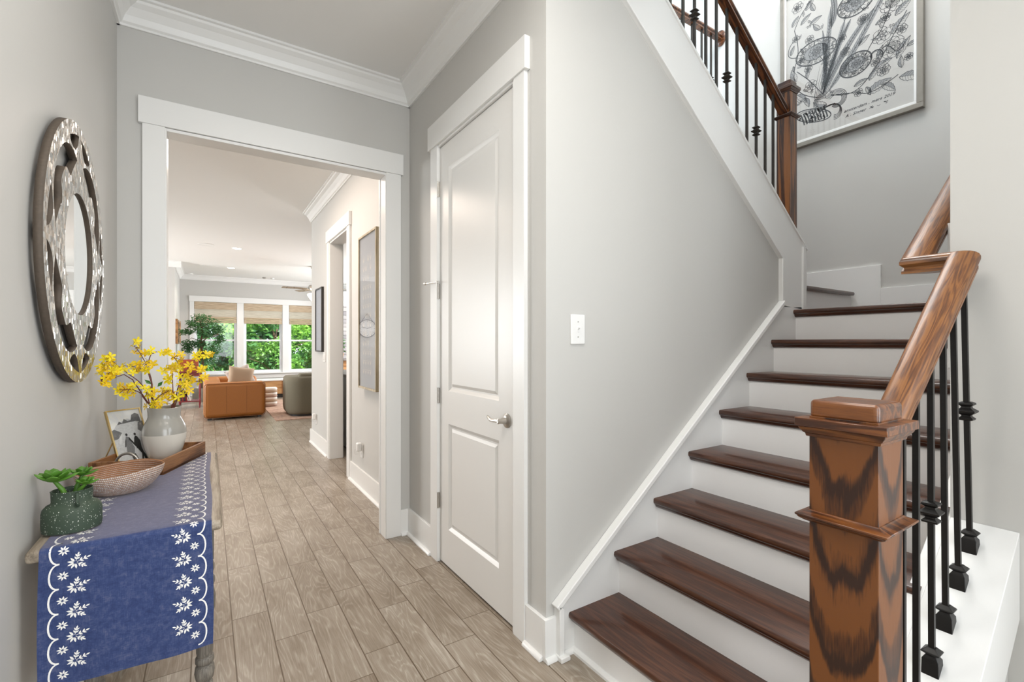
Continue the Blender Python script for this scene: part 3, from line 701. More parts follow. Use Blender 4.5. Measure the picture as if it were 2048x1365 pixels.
def newel(par, cx, cy, w, z0, ztop, zband, ov, capmat='oak_cap', mat='oak_newel'):
    h = w/2
    bm = bm_(); box(bm, cx-h, cx+h, cy-h, cy+h, z0, ztop-0.036)
    bmesh.ops.translate(bm, vec=(0, 0, 0), verts=bm.verts)
    me = bpy.data.meshes.new('newel_post'); off = BASE[par.name]
    bmesh.ops.translate(bm, vec=-Vector((cx, cy, zband)), verts=bm.verts); bm.to_mesh(me); bm.free(); me.materials.append(M(mat))
    o = bpy.data.objects.new('newel_post', me); COL.objects.link(o); o.parent = par; o.location = Vector((cx, cy, zband))-off
    b = o.modifiers.new('bevel', 'BEVEL'); b.width = 0.0015; b.segments = 2
    def child(name, bm, bev, seg=3):
        bmesh.ops.translate(bm, vec=-Vector((cx, cy, zband)), verts=bm.verts)
        m2 = bpy.data.meshes.new(name); bm.to_mesh(m2); bm.free(); m2.materials.append(M(capmat))
        c = bpy.data.objects.new(name, m2); COL.objects.link(c); c.parent = o
        q = c.modifiers.new('bevel', 'BEVEL'); q.width = bev; q.segments = seg; q.limit_method = 'ANGLE'
        for pl in m2.polygons: pl.use_smooth = True
        m2.set_sharp_from_angle(angle=math.radians(35))
    bm = bm_(); box(bm, cx-h, cx+h, cy-h, cy+h, ztop-0.042, ztop); child('newel_cap', bm, 0.009, 4)
    bm = bm_(); zt = ztop-0.040
    stack(bm, cx, cy, [(h+0.002, zt), (h+ov, zt), (h+ov, zt-0.018), (h+ov*0.78, zt-0.019), (h+ov*0.70, zt-0.024), (h+ov*0.5, zt-0.030), (h+ov*0.42, zt-0.033), (h+ov*0.3, zt-0.034), (h+ov*0.22, zt-0.041), (h+0.001, zt-0.041)]); child('newel_cornice', bm, 0.0008, 1)
    bm = bm_(); z = zband
    stack(bm, cx, cy, [(h+0.001, z+0.007), (h+ov*0.25, z+0.004), (h+ov*0.6, z+0.001), (h+ov, z-0.002), (h+ov, z-0.006), (h+ov*0.85, z-0.008), (h+ov*0.8, z-0.011), (h+ov*0.45, z-0.016), (h+ov*0.3, z-0.018), (h+0.001, z-0.019)]); child('newel_collar', bm, 0.0008, 1)
    return o

# lower railing
lr = thing('stair_railing', 'oak handrail with box newel post and black iron balusters beside the lower treads', 'railing', (1.182, 0.445, 0.0))
newel(lr, 1.182, 0.445, 0.128, 0.0, 1.158, 0.908, 0.021)
YR, SL = 0.445, 0.775
def lrz(x): return 1.155+SL*(x-1.414)
XB = 1.947
bm = bm_(); rail_x(bm, 1.20, lrz(1.20), XB, lrz(XB), YR, 0, -1); obj('handrail', bm, 'oak_rail', lr, smooth=True, angle=32)
bm = bm_(); rail_y(bm, XB, YR, 0.566, lrz(XB), -1, -1); obj('handrail', bm, 'oak_rail_level', lr, smooth=True, angle=32)
bm = bm_(); rail_x(bm, XB, lrz(XB), 4.10, lrz(4.10), 0.566, -1, 0); obj('handrail', bm, 'oak_rail', lr, smooth=True, angle=32)
bal = [(1.958, 1.893, 1.078), (1.848, 1.795, None), (1.733, 1.708, None), (1.622, 1.610, 0.833), (1.508, 1.505, None), (1.415, 1.413, None), (1.300, 1.300, 0.60)]
for xb, xt, kn in bal:
    baluster(lr, xb, 0.434, cz(xb)-0.02, lrz(xt)-0.050, kn, xt, cz(xb))
# upper railing
ur = thing('stair_railing', 'dark oak handrail and box newel on the white curb above the closet wall', 'railing', (3.235, 1.612, 1.85))
newel(ur, 3.236, 1.612, 0.088, 1.83, 3.022, 2.797, 0.017, 'oak_tread', 'oak_newel_dark')
def urz(x): return 2.880+0.705*(3.15-x)
bm = bm_()
rail_x(bm, 3.20, urz(3.20)+0.004, 1.10, urz(1.10)+0.004, 1.61); obj('handrail', bm, 'oak_rail_upper', ur, smooth=True, angle=32)
UX = [3.061, 2.967, 2.864, 2.761, 2.656, 2.553, 2.450, 2.351, 2.249, 2.150, 2.043, 1.94, 1.84, 1.74, 1.64]
UK = {2.864: 2.609, 2.553: 2.847, 2.249: 3.096, 1.94: 3.33, 1.64: 3.57}
for x in UX:
    baluster(ur, x, 1.61, up(x)-0.02, urz(x)-0.050, UK.get(x), mat='iron_bronze')
# level balcony railing upstairs
br = thing('balcony_railing', 'level dark oak handrail upstairs ending in a round wall rosette behind the upper balusters', 'railing', (4.24, 2.745, 3.35))
bm = bm_(); rail_x(bm, 1.0, 4.335, 4.235, 4.335, 2.745); obj('handrail', bm, 'oak_cap', br, smooth=True, angle=32)
bm = bm_(); loft(bm, [[(x, 2.745+r*math.cos(2*PI*k/32), 4.300+1.35*r*math.sin(2*PI*k/32)) for k in range(32)] for x, r in ((4.249, 0.056), (4.236, 0.056), (4.229, 0.050), (4.227, 0.02))]); obj('rosette', bm, 'oak_cap', br, smooth=True)
for i in range(19):
    x = 4.09-0.147*i
    if x < 1.2: break
    baluster(br, x, 2.745, 3.34, 4.285, 3.84 if i % 3 == 0 else None, mat='iron_bronze', h=0.0075, k=1.1)
bm = bm_(); box(bm, 1.0, 4.25, 2.70, 2.79, 3.12, 3.36); trim(bm)

# ---------------------------------------------------------------- wall plates
def plate_y(name, label, x, z, y, w=0.079, h=0.126, group=None):
    t = thing(name, label, 'switch', (x, y, z), group)
    bm = bm_(); box(bm, x-w/2, x+w/2, y-0.006, y, z-h/2, z+h/2); obj('plate', bm, 'plastic_white', t, bevel=0.003)
    bm = bm_(); box(bm, x-0.005, x+0.005, y-0.0075, y-0.005, z-0.013, z+0.013); prism(bm, [(y-0.006, z-0.002), (y-0.017, z+0.006), (y-0.017, z+0.010), (y-0.006, z+0.008)], 'x', x-0.0035, x+0.0035); obj('toggle', bm, 'plastic_white', t, bevel=0.0008)
    for dz in (-0.032, 0.032):
        bm = bm_(); box(bm, x-0.0022, x+0.0022, y-0.0072, y-0.006, z+dz-0.0022, z+dz+0.0022); obj('screw', bm, 'pewter', t)
    return t
plate_y('light_switch', 'white toggle light switch on the grey stair wall', 1.316, 1.343, 1.513)
def outlet(label, y, z, dy=0.0):
    t = thing('wall_outlet', label, 'outlet', (1.15, y, z))
    bm = bm_(); box(bm, 1.144, 1.15, y-0.037, y+0.037, z-0.06, z+0.06); obj('plate', bm, 'plastic_white', t, bevel=0.003)
    for q in (-0.02, 0.02):
        bm = bm_(); lathe_x(bm, [(1.1445, 0.0), (1.1435, 0.015), (1.142, 0.013), (1.142, 0.0)], y, z+q); obj('socket', bm, 'plastic_white', t)
    f = thing('air_freshener', label.replace('white outlet low on', 'white plug-in air freshener on'), 'air freshener', (1.14, y, z+0.02))
    bm = bm_(); box(bm, 1.100, 1.142, y-0.026, y+0.026, z+0.0, z+0.075); obj('body', bm, 'plastic_white', f, bevel=0.010, seg=3)
    bm = bm_(); box(bm, 1.085, 1.120, y-0.020, y+0.020, z-0.025, z+0.02); obj('oil_bottle', bm, 'picture_glass', f, bevel=0.008, seg=3)
def lathe_x(bm, prof, y, z, n=20):
    loft(bm, [[(x, y+r*math.cos(2*PI*k/n), z+r*math.sin(2*PI*k/n)) for k in range(n)] for x, r in prof if r > 0])
outlet('white outlet low on the hall wall below the pale framed print', 4.20, 0.335)
outlet('white outlet low on the hall wall near its far end', 6.27, 0.335)
t = thing('light_switch', 'white double switch on the hall wall beyond the kitchen opening', 'switch', (1.15, 5.79, 1.13))
bm = bm_(); box(bm, 1.143, 1.15, 5.73, 5.85, 1.07, 1.19); obj('plate', bm, 'plastic_white', t, bevel=0.002)
for q in (-0.028, 0.028):
    bm = bm_(); box(bm, 1.139, 1.145, 5.79+q-0.014, 5.79+q+0.014, 1.10, 1.16); obj('rocker', bm, 'plastic_white', t, bevel=0.002)

# ---------------------------------------------------------------- console table
tb = thing('console_table', 'weathered wooden console table with turned legs against the left wall', 'table', (-0.16, 2.05, 0.0))
ZT = 0.783
TX0, TX1, TY0, TY1 = -0.366, 0.036, 1.560, 2.555
bm = bm_(); box(bm, TX0, TX1, TY0, TY1, ZT-0.030, ZT); obj('tabletop', bm, 'weathered_wood', tb, bevel=0.011, seg=4)
bm = bm_(); box(bm, -0.285, -0.010, 1.69, 1.705, ZT-0.13, ZT-0.03); box(bm, -0.285, -0.010, 2.42, 2.435, ZT-0.13, ZT-0.03); box(bm, -0.285, -0.27, 1.69, 2.43, ZT-0.13, ZT-0.03); box(bm, -0.015, -0.001, 1.69, 2.43, ZT-0.13, ZT-0.03); obj('apron', bm, 'weathered_wood', tb)
LEG = [(0.010, 0.0), (0.015, 0.01), (0.019, 0.04), (0.013, 0.07), (0.017, 0.09), (0.012, 0.105), (0.017, 0.16), (0.020, 0.24), (0.021, 0.268), (0.015, 0.276), (0.023, 0.283), (0.026, 0.300), (0.024, 0.318), (0.018, 0.325), (0.024, 0.332), (0.024, 0.345), (0.019, 0.350), (0.0215, 0.362), (0.0215, 0.44), (0.024, 0.452), (0.020, 0.462), (0.027, 0.49), (0.028, 0.525), (0.022, 0.555), (0.026, 0.565), (0.026, 0.58), (0.019, 0.588), (0.025, 0.605), (0.025, 0.618), (0.021, 0.63), (0.021, 0.64)]
for x, y in ((-0.007, 1.675), (-0.262, 1.71), (-0.012, 2.44), (-0.262, 2.44)):
    bm = bm_(); lathe(bm, LEG, x, y, 24, cap=True); box(bm, x-0.023, x+0.023, y-0.023, y+0.023, 0.64, ZT-0.03); obj('leg', bm, 'weathered_leg', tb, smooth=True, angle=50)

# ---------------------------------------------------------------- table runner, hanging over the near end
ru = thing('table_runner', 'blue table runner with white flower and scallop borders hanging over the table end', 'table runner', (-0.16, 1.56, ZT))
RX0, RX1 = -0.338, 0.010
RB = 0.012
def run_pt(s, t, off=0.0):
    """s: arc length from the far end towards the camera and down; t: metres from the left edge"""
    top_len = 2.545-(TY0+RB*0.6)
    x = RX0+t
    if s <= top_len:
        y = 2.545-s; z = ZT+0.0015; n = Vector((0, 0, 1))
        wv = 0.003*math.sin(s*9+1.0)*max(0, (t-0.25)/0.1) if t > 0.25 else 0.0
        return Vector((x+wv, y, z))+n*off
    a = (s-top_len)/(RB)
    cy, cz_ = 2.545-top_len, ZT+0.0015-RB
    if a <= PI/2:
        n = Vector((0, -math.sin(a), math.cos(a)))
        return Vector((x, cy, cz_))+n*(RB+off)
    dn_ = (a-PI/2)*RB
    amp = min(1.0, dn_/0.25)
    yy = cy-RB-0.006*amp+0.006*amp*math.sin(t*17+0.8)+0.002*amp*math.sin(t*41)
    slope = 0.006*amp*17*math.cos(t*17+0.8)
    n = Vector((slope, -1, 0)).normalized()
    sway = 0.004*amp*(t/0.35-0.3)+0.004*math.sin(dn_*9)*(0.5 if t > 0.17 else -0.6)
    return Vector((x+sway, yy, cz_-dn_))+n*off
RT = RX1-RX0
top_len = 2.545-(TY0+RB*0.6)
SEND = top_len+RB*PI/2+0.335
def runner_mesh(bm, off0=0.0, th=0.0012):
    ss = [top_len*i/40 for i in range(41)]+[top_len+RB*PI/2*i/6 for i in range(1, 7)]+[top_len+RB*PI/2+(0.330)*i/22 for i in range(1, 23)]
    ts = [RT*i/36 for i in range(37)]
    def P(s, t, o):
        sb = s
        if s >= SEND-0.006: sb = s-0.012*(math.sin(t/RT*PI))*0.3
        return run_pt(sb, t, o)
    A = [[bm.verts.new(P(s, t, th)) for t in ts] for s in ss]
    B = [[bm.verts.new(P(s, t, 0.0)) for t in ts] for s in ss]
    for i in range(len(ss)-1):
        for j in range(len(ts)-1):
            bm.faces.new((A[i][j], A[i+1][j], A[i+1][j+1], A[i][j+1]))
            bm.faces.new((B[i][j], B[i][j+1], B[i+1][j+1], B[i+1][j]))
    for i in range(len(ss)-1):
        bm.faces.new((A[i][0], B[i][0], B[i+1][0], A[i+1][0])); bm.faces.new((A[i][-1], A[i+1][-1], B[i+1][-1], B[i][-1]))
    for j in range(len(ts)-1):
        bm.faces.new((A[0][j], A[0][j+1], B[0][j+1], B[0][j])); bm.faces.new((A[-1][j], B[-1][j], B[-1][j+1], A[-1][j+1]))
bm = bm_(); runner_mesh(bm); cloth = obj('cloth', bm, 'blue_cloth', ru, smooth=True, angle=70)
def petal2(bm, s, t, L, Wd, ang, n=6, off=0.0019):
    """one leaf-shaped stitch: base at (s,t), pointing ang (0 = +t)"""
    ca, sa = math.cos(ang), math.sin(ang)
    left, right = [], []
    for i in range(n+1):
        u = i/n; w = Wd*math.sin(PI*u**0.85)**0.9*0.5 if 0 < u < 1 else 0
        for lst, sg in ((left, 1), (right, -1)):
            tt = t+ca*u*L-sa*sg*w; s_ = s+sa*u*L+ca*sg*w
            lst.append((s_, tt))
    V = {}
    def vv(p):
        k = (round(p[0], 6), round(p[1], 6))
        if k not in V: V[k] = bm.verts.new(run_pt(p[0], p[1], off))
        return V[k]
    for i in range(n):
        q = [vv(left[i]), vv(left[i+1]), vv(right[i+1]), vv(right[i])]
        u = []
        for x in q:
            if x not in u: u.append(x)
        if len(u) > 2: bm.faces.new(u)
def strip2(bm, pts, w, off=0.0019):
    prev = None
    for i, p in enumerate(pts):
        a = pts[max(0, i-1)]; b = pts[min(len(pts)-1, i+1)]
        dx, dy = b[1]-a[1], b[0]-a[0]; l = math.hypot(dx, dy) or 1
        nx_, ny_ = -dy/l, dx/l
        cur = (bm.verts.new(run_pt(p[0]+ny_*w/2, p[1]+nx_*w/2, off)), bm.verts.new(run_pt(p[0]-ny_*w/2, p[1]-nx_*w/2, off)))
        if prev: bm.faces.new((prev[0], cur[0], cur[1], prev[1]))
        prev = cur
bm = bm_()
PITCH = 0.0605
for side in (0, 1):
    sg = 1 if side == 0 else -1
    T = lambda v: v if side == 0 else RT-v
    e = 0.0 if side == 0 else -0.003
    k = 0
    s = SEND-0.004-(0.012 if side else 0.0)
    while s > 0.03:
        # scallop arc from cusp at s to cusp at s-PITCH
        pts = []
        for i in range(13):
            a = PI*i/12
            pts.append((s-PITCH*0.5+PITCH*0.5*math.cos(a), T(0.037+e-0.018*math.sin(a)**0.8)))
        strip2(bm, pts, 0.0036)
        # small eight-petal flower inside the scallop
        c = (s-PITCH*0.5, T(0.044+e))
        for q in range(8): petal2(bm, c[0]+0.0018*math.sin(q*PI/4+.2), c[1]+0.0018*math.cos(q*PI/4+.2), 0.0095, 0.0036, q*PI/4+.2)
        # big motif: half flower towards the scallop, three leafy sprigs towards the middle
        c = (s-PITCH*1.0+0.002, T(0.066+e))
        inw = -0.38 if side == 0 else PI+0.38
        for q in (-2, -1, 0, 1, 2):
            a = inw+PI+q*0.66
            petal2(bm, c[0]+0.003*math.sin(a), c[1]+0.003*math.cos(a), 0.0128, 0.0046, a)
        for a0, L in ((0.0, 0.030), (0.95, 0.0225), (-0.95, 0.0225)):
            a = inw+a0
            strip2(bm, [(c[0]+math.sin(a)*0.003, c[1]+math.cos(a)*0.003), (c[0]+math.sin(a)*L*0.8, c[1]+math.cos(a)*L*0.8)], 0.0011)
            for u in ((0.30, 0.56) if a0 == 0 else (0.34, 0.62)):
                for d_ in (0.72, -0.72): petal2(bm, c[0]+math.sin(a)*L*u, c[1]+math.cos(a)*L*u, 0.0082, 0.0034, a+d_)
            petal2(bm, c[0]+math.sin(a)*L*0.76, c[1]+math.cos(a)*L*0.76, 0.0085, 0.0036, a)
        s -= PITCH; k += 1
em = obj('embroidery', bm, 'embroidery', cloth)
em['label'] = 'white embroidered flowers and scallops'

# ---------------------------------------------------------------- round mosaic mirror on the left wall
mc = (2.060, 1.572); XF = -0.350; XBk = -0.369
mi = thing('wall_mirror', 'round mirror in a carved mosaic frame hanging on the left wall', 'mirror', (XBk, mc[0], mc[1]))
def polar(r, a): return (mc[0]+r*math.cos(a), mc[1]+r*math.sin(a))
RO, RI = 0.416, 0.197
outer = [polar(RO, 2*PI*i/160) for i in range(160)]
inner = [polar(RI, 2*PI*i/120) for i in range(120)]
holes = []
for q in range(4):
    ax = q*PI/2
    for sg in (1, -1):           # two small leaf-shaped holes beside each axis, near the rim
        P1 = []
        for i in range(15):
            u = i/14; P1.append(polar(0.384-0.012*u, ax+sg*math.radians(2.5+20*u)))
        for i in range(1, 14):
            u = 1-i/14; P1.append(polar(0.384-0.012*u-0.052*math.sin(PI*min(1, u*1.0))**0.7*(1-0.35*u)-0.004, ax+sg*math.radians(2.5+20*u)))
        holes.append(P1)
    dg = ax+PI/4                 # a large crescent hole wrapping a lobe on each diagonal
    P2 = []
    n = 40
    for i in range(n+1):
        v = -1+2*i/n; P2.append(polar(0.300+0.064*(1-abs(v)**2.2), dg+math.radians(37*v)))
    for i in range(1, n):
        v = 1-2*i/n
        lob = 0.062*math.exp(-(abs(v)/0.33)**4); P2.append(polar(0.240+0.060*abs(v)**1.6+lob*0.95, dg+math.radians(37*v)))
    holes.append(P2)
def plate_with_holes(name, loops, mat, parent, x_front, x_back):
    cu = bpy.data.curves.new(name, 'CURVE'); cu.dimensions = '2D'; cu.fill_mode = 'BOTH'
    for lp in loops:
        sp = cu.splines.new('POLY'); sp.points.add(len(lp)-1); sp.use_cyclic_u = True
        for i, p in enumerate(lp): sp.points[i].co = (p[0]-mc[0], p[1]-mc[1], 0, 1)
    cu.extrude = abs(x_front-x_back)/2
    to = bpy.data.objects.new(name, cu); COL.objects.link(to)
    dg_ = bpy.context.evaluated_depsgraph_get(); dg_.update()
    me = bpy.data.meshes.new_from_object(to.evaluated_get(dg_))
    bpy.data.objects.remove(to); bpy.data.curves.remove(cu)
    bm = bmesh.new(); bm.from_mesh(me)
    for v in bm.verts:
        a, b, c = v.co; v.co = (c+(x_front+x_back)/2, a+mc[0], b+mc[1])
    bmesh.ops.remove_doubles(bm, verts=bm.verts, dist=1e-5)
    bmesh.ops.recalc_face_normals(bm, faces=bm.faces)
    bpy.data.meshes.remove(me)
    for f in bm.faces:
        f.material_index = 0 if f.normal.x > 0.7 else 1
    return obj(name, bm, mat, parent)
plate_with_holes('carved_frame', [outer, inner]+holes, ['mosaic', 'mosaic_edge'], mi, XF, XBk)
bm = bm_(); loft(bm, [[(x, mc[0]+r*math.cos(2*PI*k/96), mc[1]+r*math.sin(2*PI*k/96)) for k in range(96)] for x, r in ((-0.3685, 0.1965), (-0.3575, 0.1965))]); obj('mirror_glass', bm, 'mirror_glass', mi)
bm = bm_(); box(bm, -0.379, -0.371, mc[0]-0.06, mc[0]+0.06, mc[1]+0.12, mc[1]+0.17); obj('hanger', bm, 'mosaic_edge', mi)

# ---------------------------------------------------------------- green speckled pot with a succulent
pc = (-0.303, 1.690); z0 = ZT+0.0035
pt = thing('planter', 'dark green speckled bottle-shaped pot on the near corner of the console table', 'planter', (pc[0], pc[1], z0))
bm = bm_()
lathe(bm, [(0.001, z0+0.002), (0.050, z0), (0.0595, z0+0.003), (0.0615, z0+0.015), (0.0610, z0+0.050), (0.0585, z0+0.061), (0.052, z0+0.069), (0.044, z0+0.073), (0.0415, z0+0.078), (0.0425, z0+0.103), (0.0435, z0+0.106), (0.0415, z0+0.107), (0.0395, z0+0.104), (0.0385, z0+0.080), (0.001, z0+0.080)], pc[0], pc[1], 48, 1.0, 0.86)
obj('pot', bm, 'speckled_green', pt, smooth=True, angle=60)
bm = bm_(); lathe(bm, [(0.001, z0+0.093), (0.0385, z0+0.092)], pc[0], pc[1], 24, 1, 0.86); obj('soil', bm, 'soil', pt)
bm = bm_(); hx, hy = pc[0]+0.0185, pc[1]-0.034
tube(bm, [(hx-0.001, hy+0.002, z0+0.100), (hx-0.001, hy-0.008, z0+0.100), (hx, hy-0.014, z0+0.092), (hx, hy-0.015, z0+0.082), (hx, hy-0.012, z0+0.073), (hx, hy-0.004, z0+0.0695)], [0.0042]*6, 10); obj('handle', bm, 'speckled_green', pt, smooth=True)
su = thing('succulent', 'bright green succulent rosettes growing from the speckled green pot', 'plant', (pc[0], pc[1], z0+0.09))
def fleshy_leaf(bm, base, direc, L, Wd, curl=0.3):
    d = Vector(direc).normalized(); side = d.cross(Vector((0, 0, 1))).normalized(); up_ = side.cross(d).normalized()
    rings = []
    for u, w, th in ((0, .22, .7), (.2, .5, 1), (.45, .85, 1.05), (.7, 1.0, .85), (.88, .7, .5), (1.0, .06, .1)):
        c = Vector(base)+d*(u*L)+up_*(curl*L*u*u)
        rings.append([c+side*(Wd/2*w*math.cos(a))+up_*(Wd*0.15*th*math.sin(a)-0.05*Wd*abs(math.cos(a))) for a in [2*PI*k/10 for k in range(10)]])
    loft(bm, rings)
for (sx, sy, hz_, lean, nl, L, wd) in ((-0.012, -0.006, 0.044, (-0.022, 0.0), 11, 0.052, 0.031), (0.010, -0.004, 0.028, (0.018, -0.006), 9, 0.030, 0.019), (0.004, 0.012, 0.046, (0.012, 0.01), 9, 0.036, 0.021)):
    b0 = Vector((pc[0]+sx, pc[1]+sy, z0+0.090)); tp = b0+Vector((lean[0], lean[1], hz_))
    bm = bm_(); tube(bm, [b0, b0+Vector((lean[0]*.3, lean[1]*.3, hz_*.45)), tp], [0.0065, 0.0055, 0.004], 10); obj('stem', bm, 'succulent_green', su, smooth=True)
    bm = bm_()
    for i in range(nl):
        a = i*2.39996; el = 0.16+0.85*(i/nl)**1.3; l = L*(1-0.45*i/nl)
        fleshy_leaf(bm, tp+Vector((0, 0, 0.004*i/nl)), (math.cos(a)*math.cos(el), math.sin(a)*math.cos(el), math.sin(el)), l, wd*(1-0.25*i/nl), 0.18)
    obj('rosette', bm, 'succulent_green', su, smooth=True, angle=80)

# ---------------------------------------------------------------- coiled rope basket
kc = (-0.246, 2.035)
bk = thing('rope_basket', 'low coiled rope basket with a wavy rim lying on the blue runner', 'basket', (kc[0], kc[1], z0))
def basket(bm, r0, flip=False):
    rows = []
    prof = [(0.02, 0.0)]+[(0.02+0.014*i, 0.0) for i in range(1, 4)]
    nrow = 13
    for i in range(nrow+1):
        u = i/nrow; prof.append((0.066+0.050*math.sin(u*PI/2)**1.0, 0.078*u**1.25))
    P = []
    for i in range(len(prof)-1):
        for j in range(5):
            u = j/5; r = prof[i][0]*(1-u)+prof[i+1][0]*u; z = prof[i][1]*(1-u)+prof[i+1][1]*u
            P.append((r+0.0016*math.sin(PI*u) if i > 3 else r, z+(0.0012*math.sin(PI*u) if i <= 3 else 0), i+u))
    P.append((prof[-1][0], prof[-1][1], len(prof)-1))
    n = 120; uvl = bm.loops.layers.uv.verify()
    rings = []
    for r, z, w in P:
        rr = []
        for i in range(n+1):
            a = 2*PI*(i % n)/n
            wv = (z/0.078)**1.5
            rad = r*(1+0.05*wv*math.cos(3*a+0.9)); zz = z+wv*(0.004*math.cos(3*a+2.6)+0.006*math.cos(2*a-0.3))
            rr.append((bm.verts.new((kc[0]+rad*math.cos(a)*1.0+r0*0, kc[1]+rad*math.sin(a)*0.98, z0+0.002+zz+r0)), i*150/n, w))
        rings.append(rr)
    for a, b in zip(rings[:-1], rings[1:]):
        for i in range(n):
            f = bm.faces.new((a[i][0], a[i+1][0], b[i+1][0], b[i][0]))
            for l, q in zip(f.loops, (a[i], a[i+1], b[i+1], b[i])): l[uvl].uv = (q[1], q[2])
bm = bm_(); basket(bm, 0.0)
o = obj('coils', bm, 'coiled_rope', bk, smooth=True, angle=60)
sd = o.modifiers.new('solid', 'SOLIDIFY'); sd.thickness = 0.006; sd.offset = -1

# ---------------------------------------------------------------- wooden tray
tr = thing('wooden_tray', 'brown wooden serving tray with ring handles set askew at the table back', 'tray', (-0.139, 2.191, z0))
P0 = Vector((-0.139, 2.196)); e1 = Vector((0.381, 0.924)); e2 = Vector((-0.924, 0.381))
LT, WT, HT, tt = 0.345, 0.248, 0.057, 0.011
def tp2(a, b): return P0+e1*a+e2*b
def slab(bm, a0, a1, b0, b1, za, zb):
    q = [tp2(a0, b0), tp2(a1, b0), tp2(a1, b1), tp2(a0, b1)]
    loft(bm, [[(v.x, v.y, za) for v in q], [(v.x, v.y, zb) for v in q]])
bm = bm_(); slab(bm, 0, LT, 0, WT, z0, z0+0.010); obj('tray_base', bm, 'tray_wood', tr)
for a0, a1, b0, b1 in ((0, LT, 0, tt), (0, LT, WT-tt, WT), (0, tt, tt, WT-tt), (LT-tt, LT, tt, WT-tt)):
    bm = bm_(); slab(bm, a0, a1, b0, b1, z0+0.0, z0+HT); obj('side', bm, 'tray_wood', tr, bevel=0.0015)
for a in (0.0055, LT-0.0055):
    bm = bm_(); pts = []
    for i in range(19):
        th = PI*i/18; b = WT/2+0.040*math.cos(th); q = tp2(a, b); pts.append((q.x, q.y, z0+HT-0.018+0.046*math.sin(th)+(0.0)))
    tube(bm, pts, 0.0045, 10); obj('ring_handle', bm, 'pewter', tr, smooth=True)

# ---------------------------------------------------------------- two-tone vase
vc = (-0.152, 2.455); zv = z0+0.0105
va = thing('ceramic_vase', 'grey and cream glazed ceramic vase standing in the wooden tray', 'vase', (vc[0], vc[1], zv))
VP = [(0.046, 0), (0.052, 0.004), (0.060, 0.025), (0.069, 0.055), (0.0755, 0.085), (0.0775, 0.108)]
VP2 = [(0.0775, 0.108), (0.0765, 0.125), (0.072, 0.142), (0.065, 0.158), (0.059, 0.170), (0.0565, 0.180), (0.0570, 0.195), (0.0595, 0.212), (0.0605, 0.218), (0.0585, 0.219), (0.0555, 0.212), (0.053, 0.180), (0.060, 0.155), (0.066, 0.12), (0.05, 0.03), (0.001, 0.02)]
wob = lambda p, a, r, z: p+Vector((0, 0, 0.0022*math.sin(2*a+1) if z > zv+0.2 else 0))
bm = bm_(); lathe(bm, [(0.001, zv)]+[(r, zv+z) for r, z in VP], vc[0], vc[1], 56); obj('vase_base', bm, 'ceramic_white', va, smooth=True, angle=70)
bm = bm_(); lathe(bm, [(r, zv+z) for r, z in VP2], vc[0], vc[1], 56, fn=wob); obj('vase_neck', bm, 'ceramic_grey', va, smooth=True, angle=70)

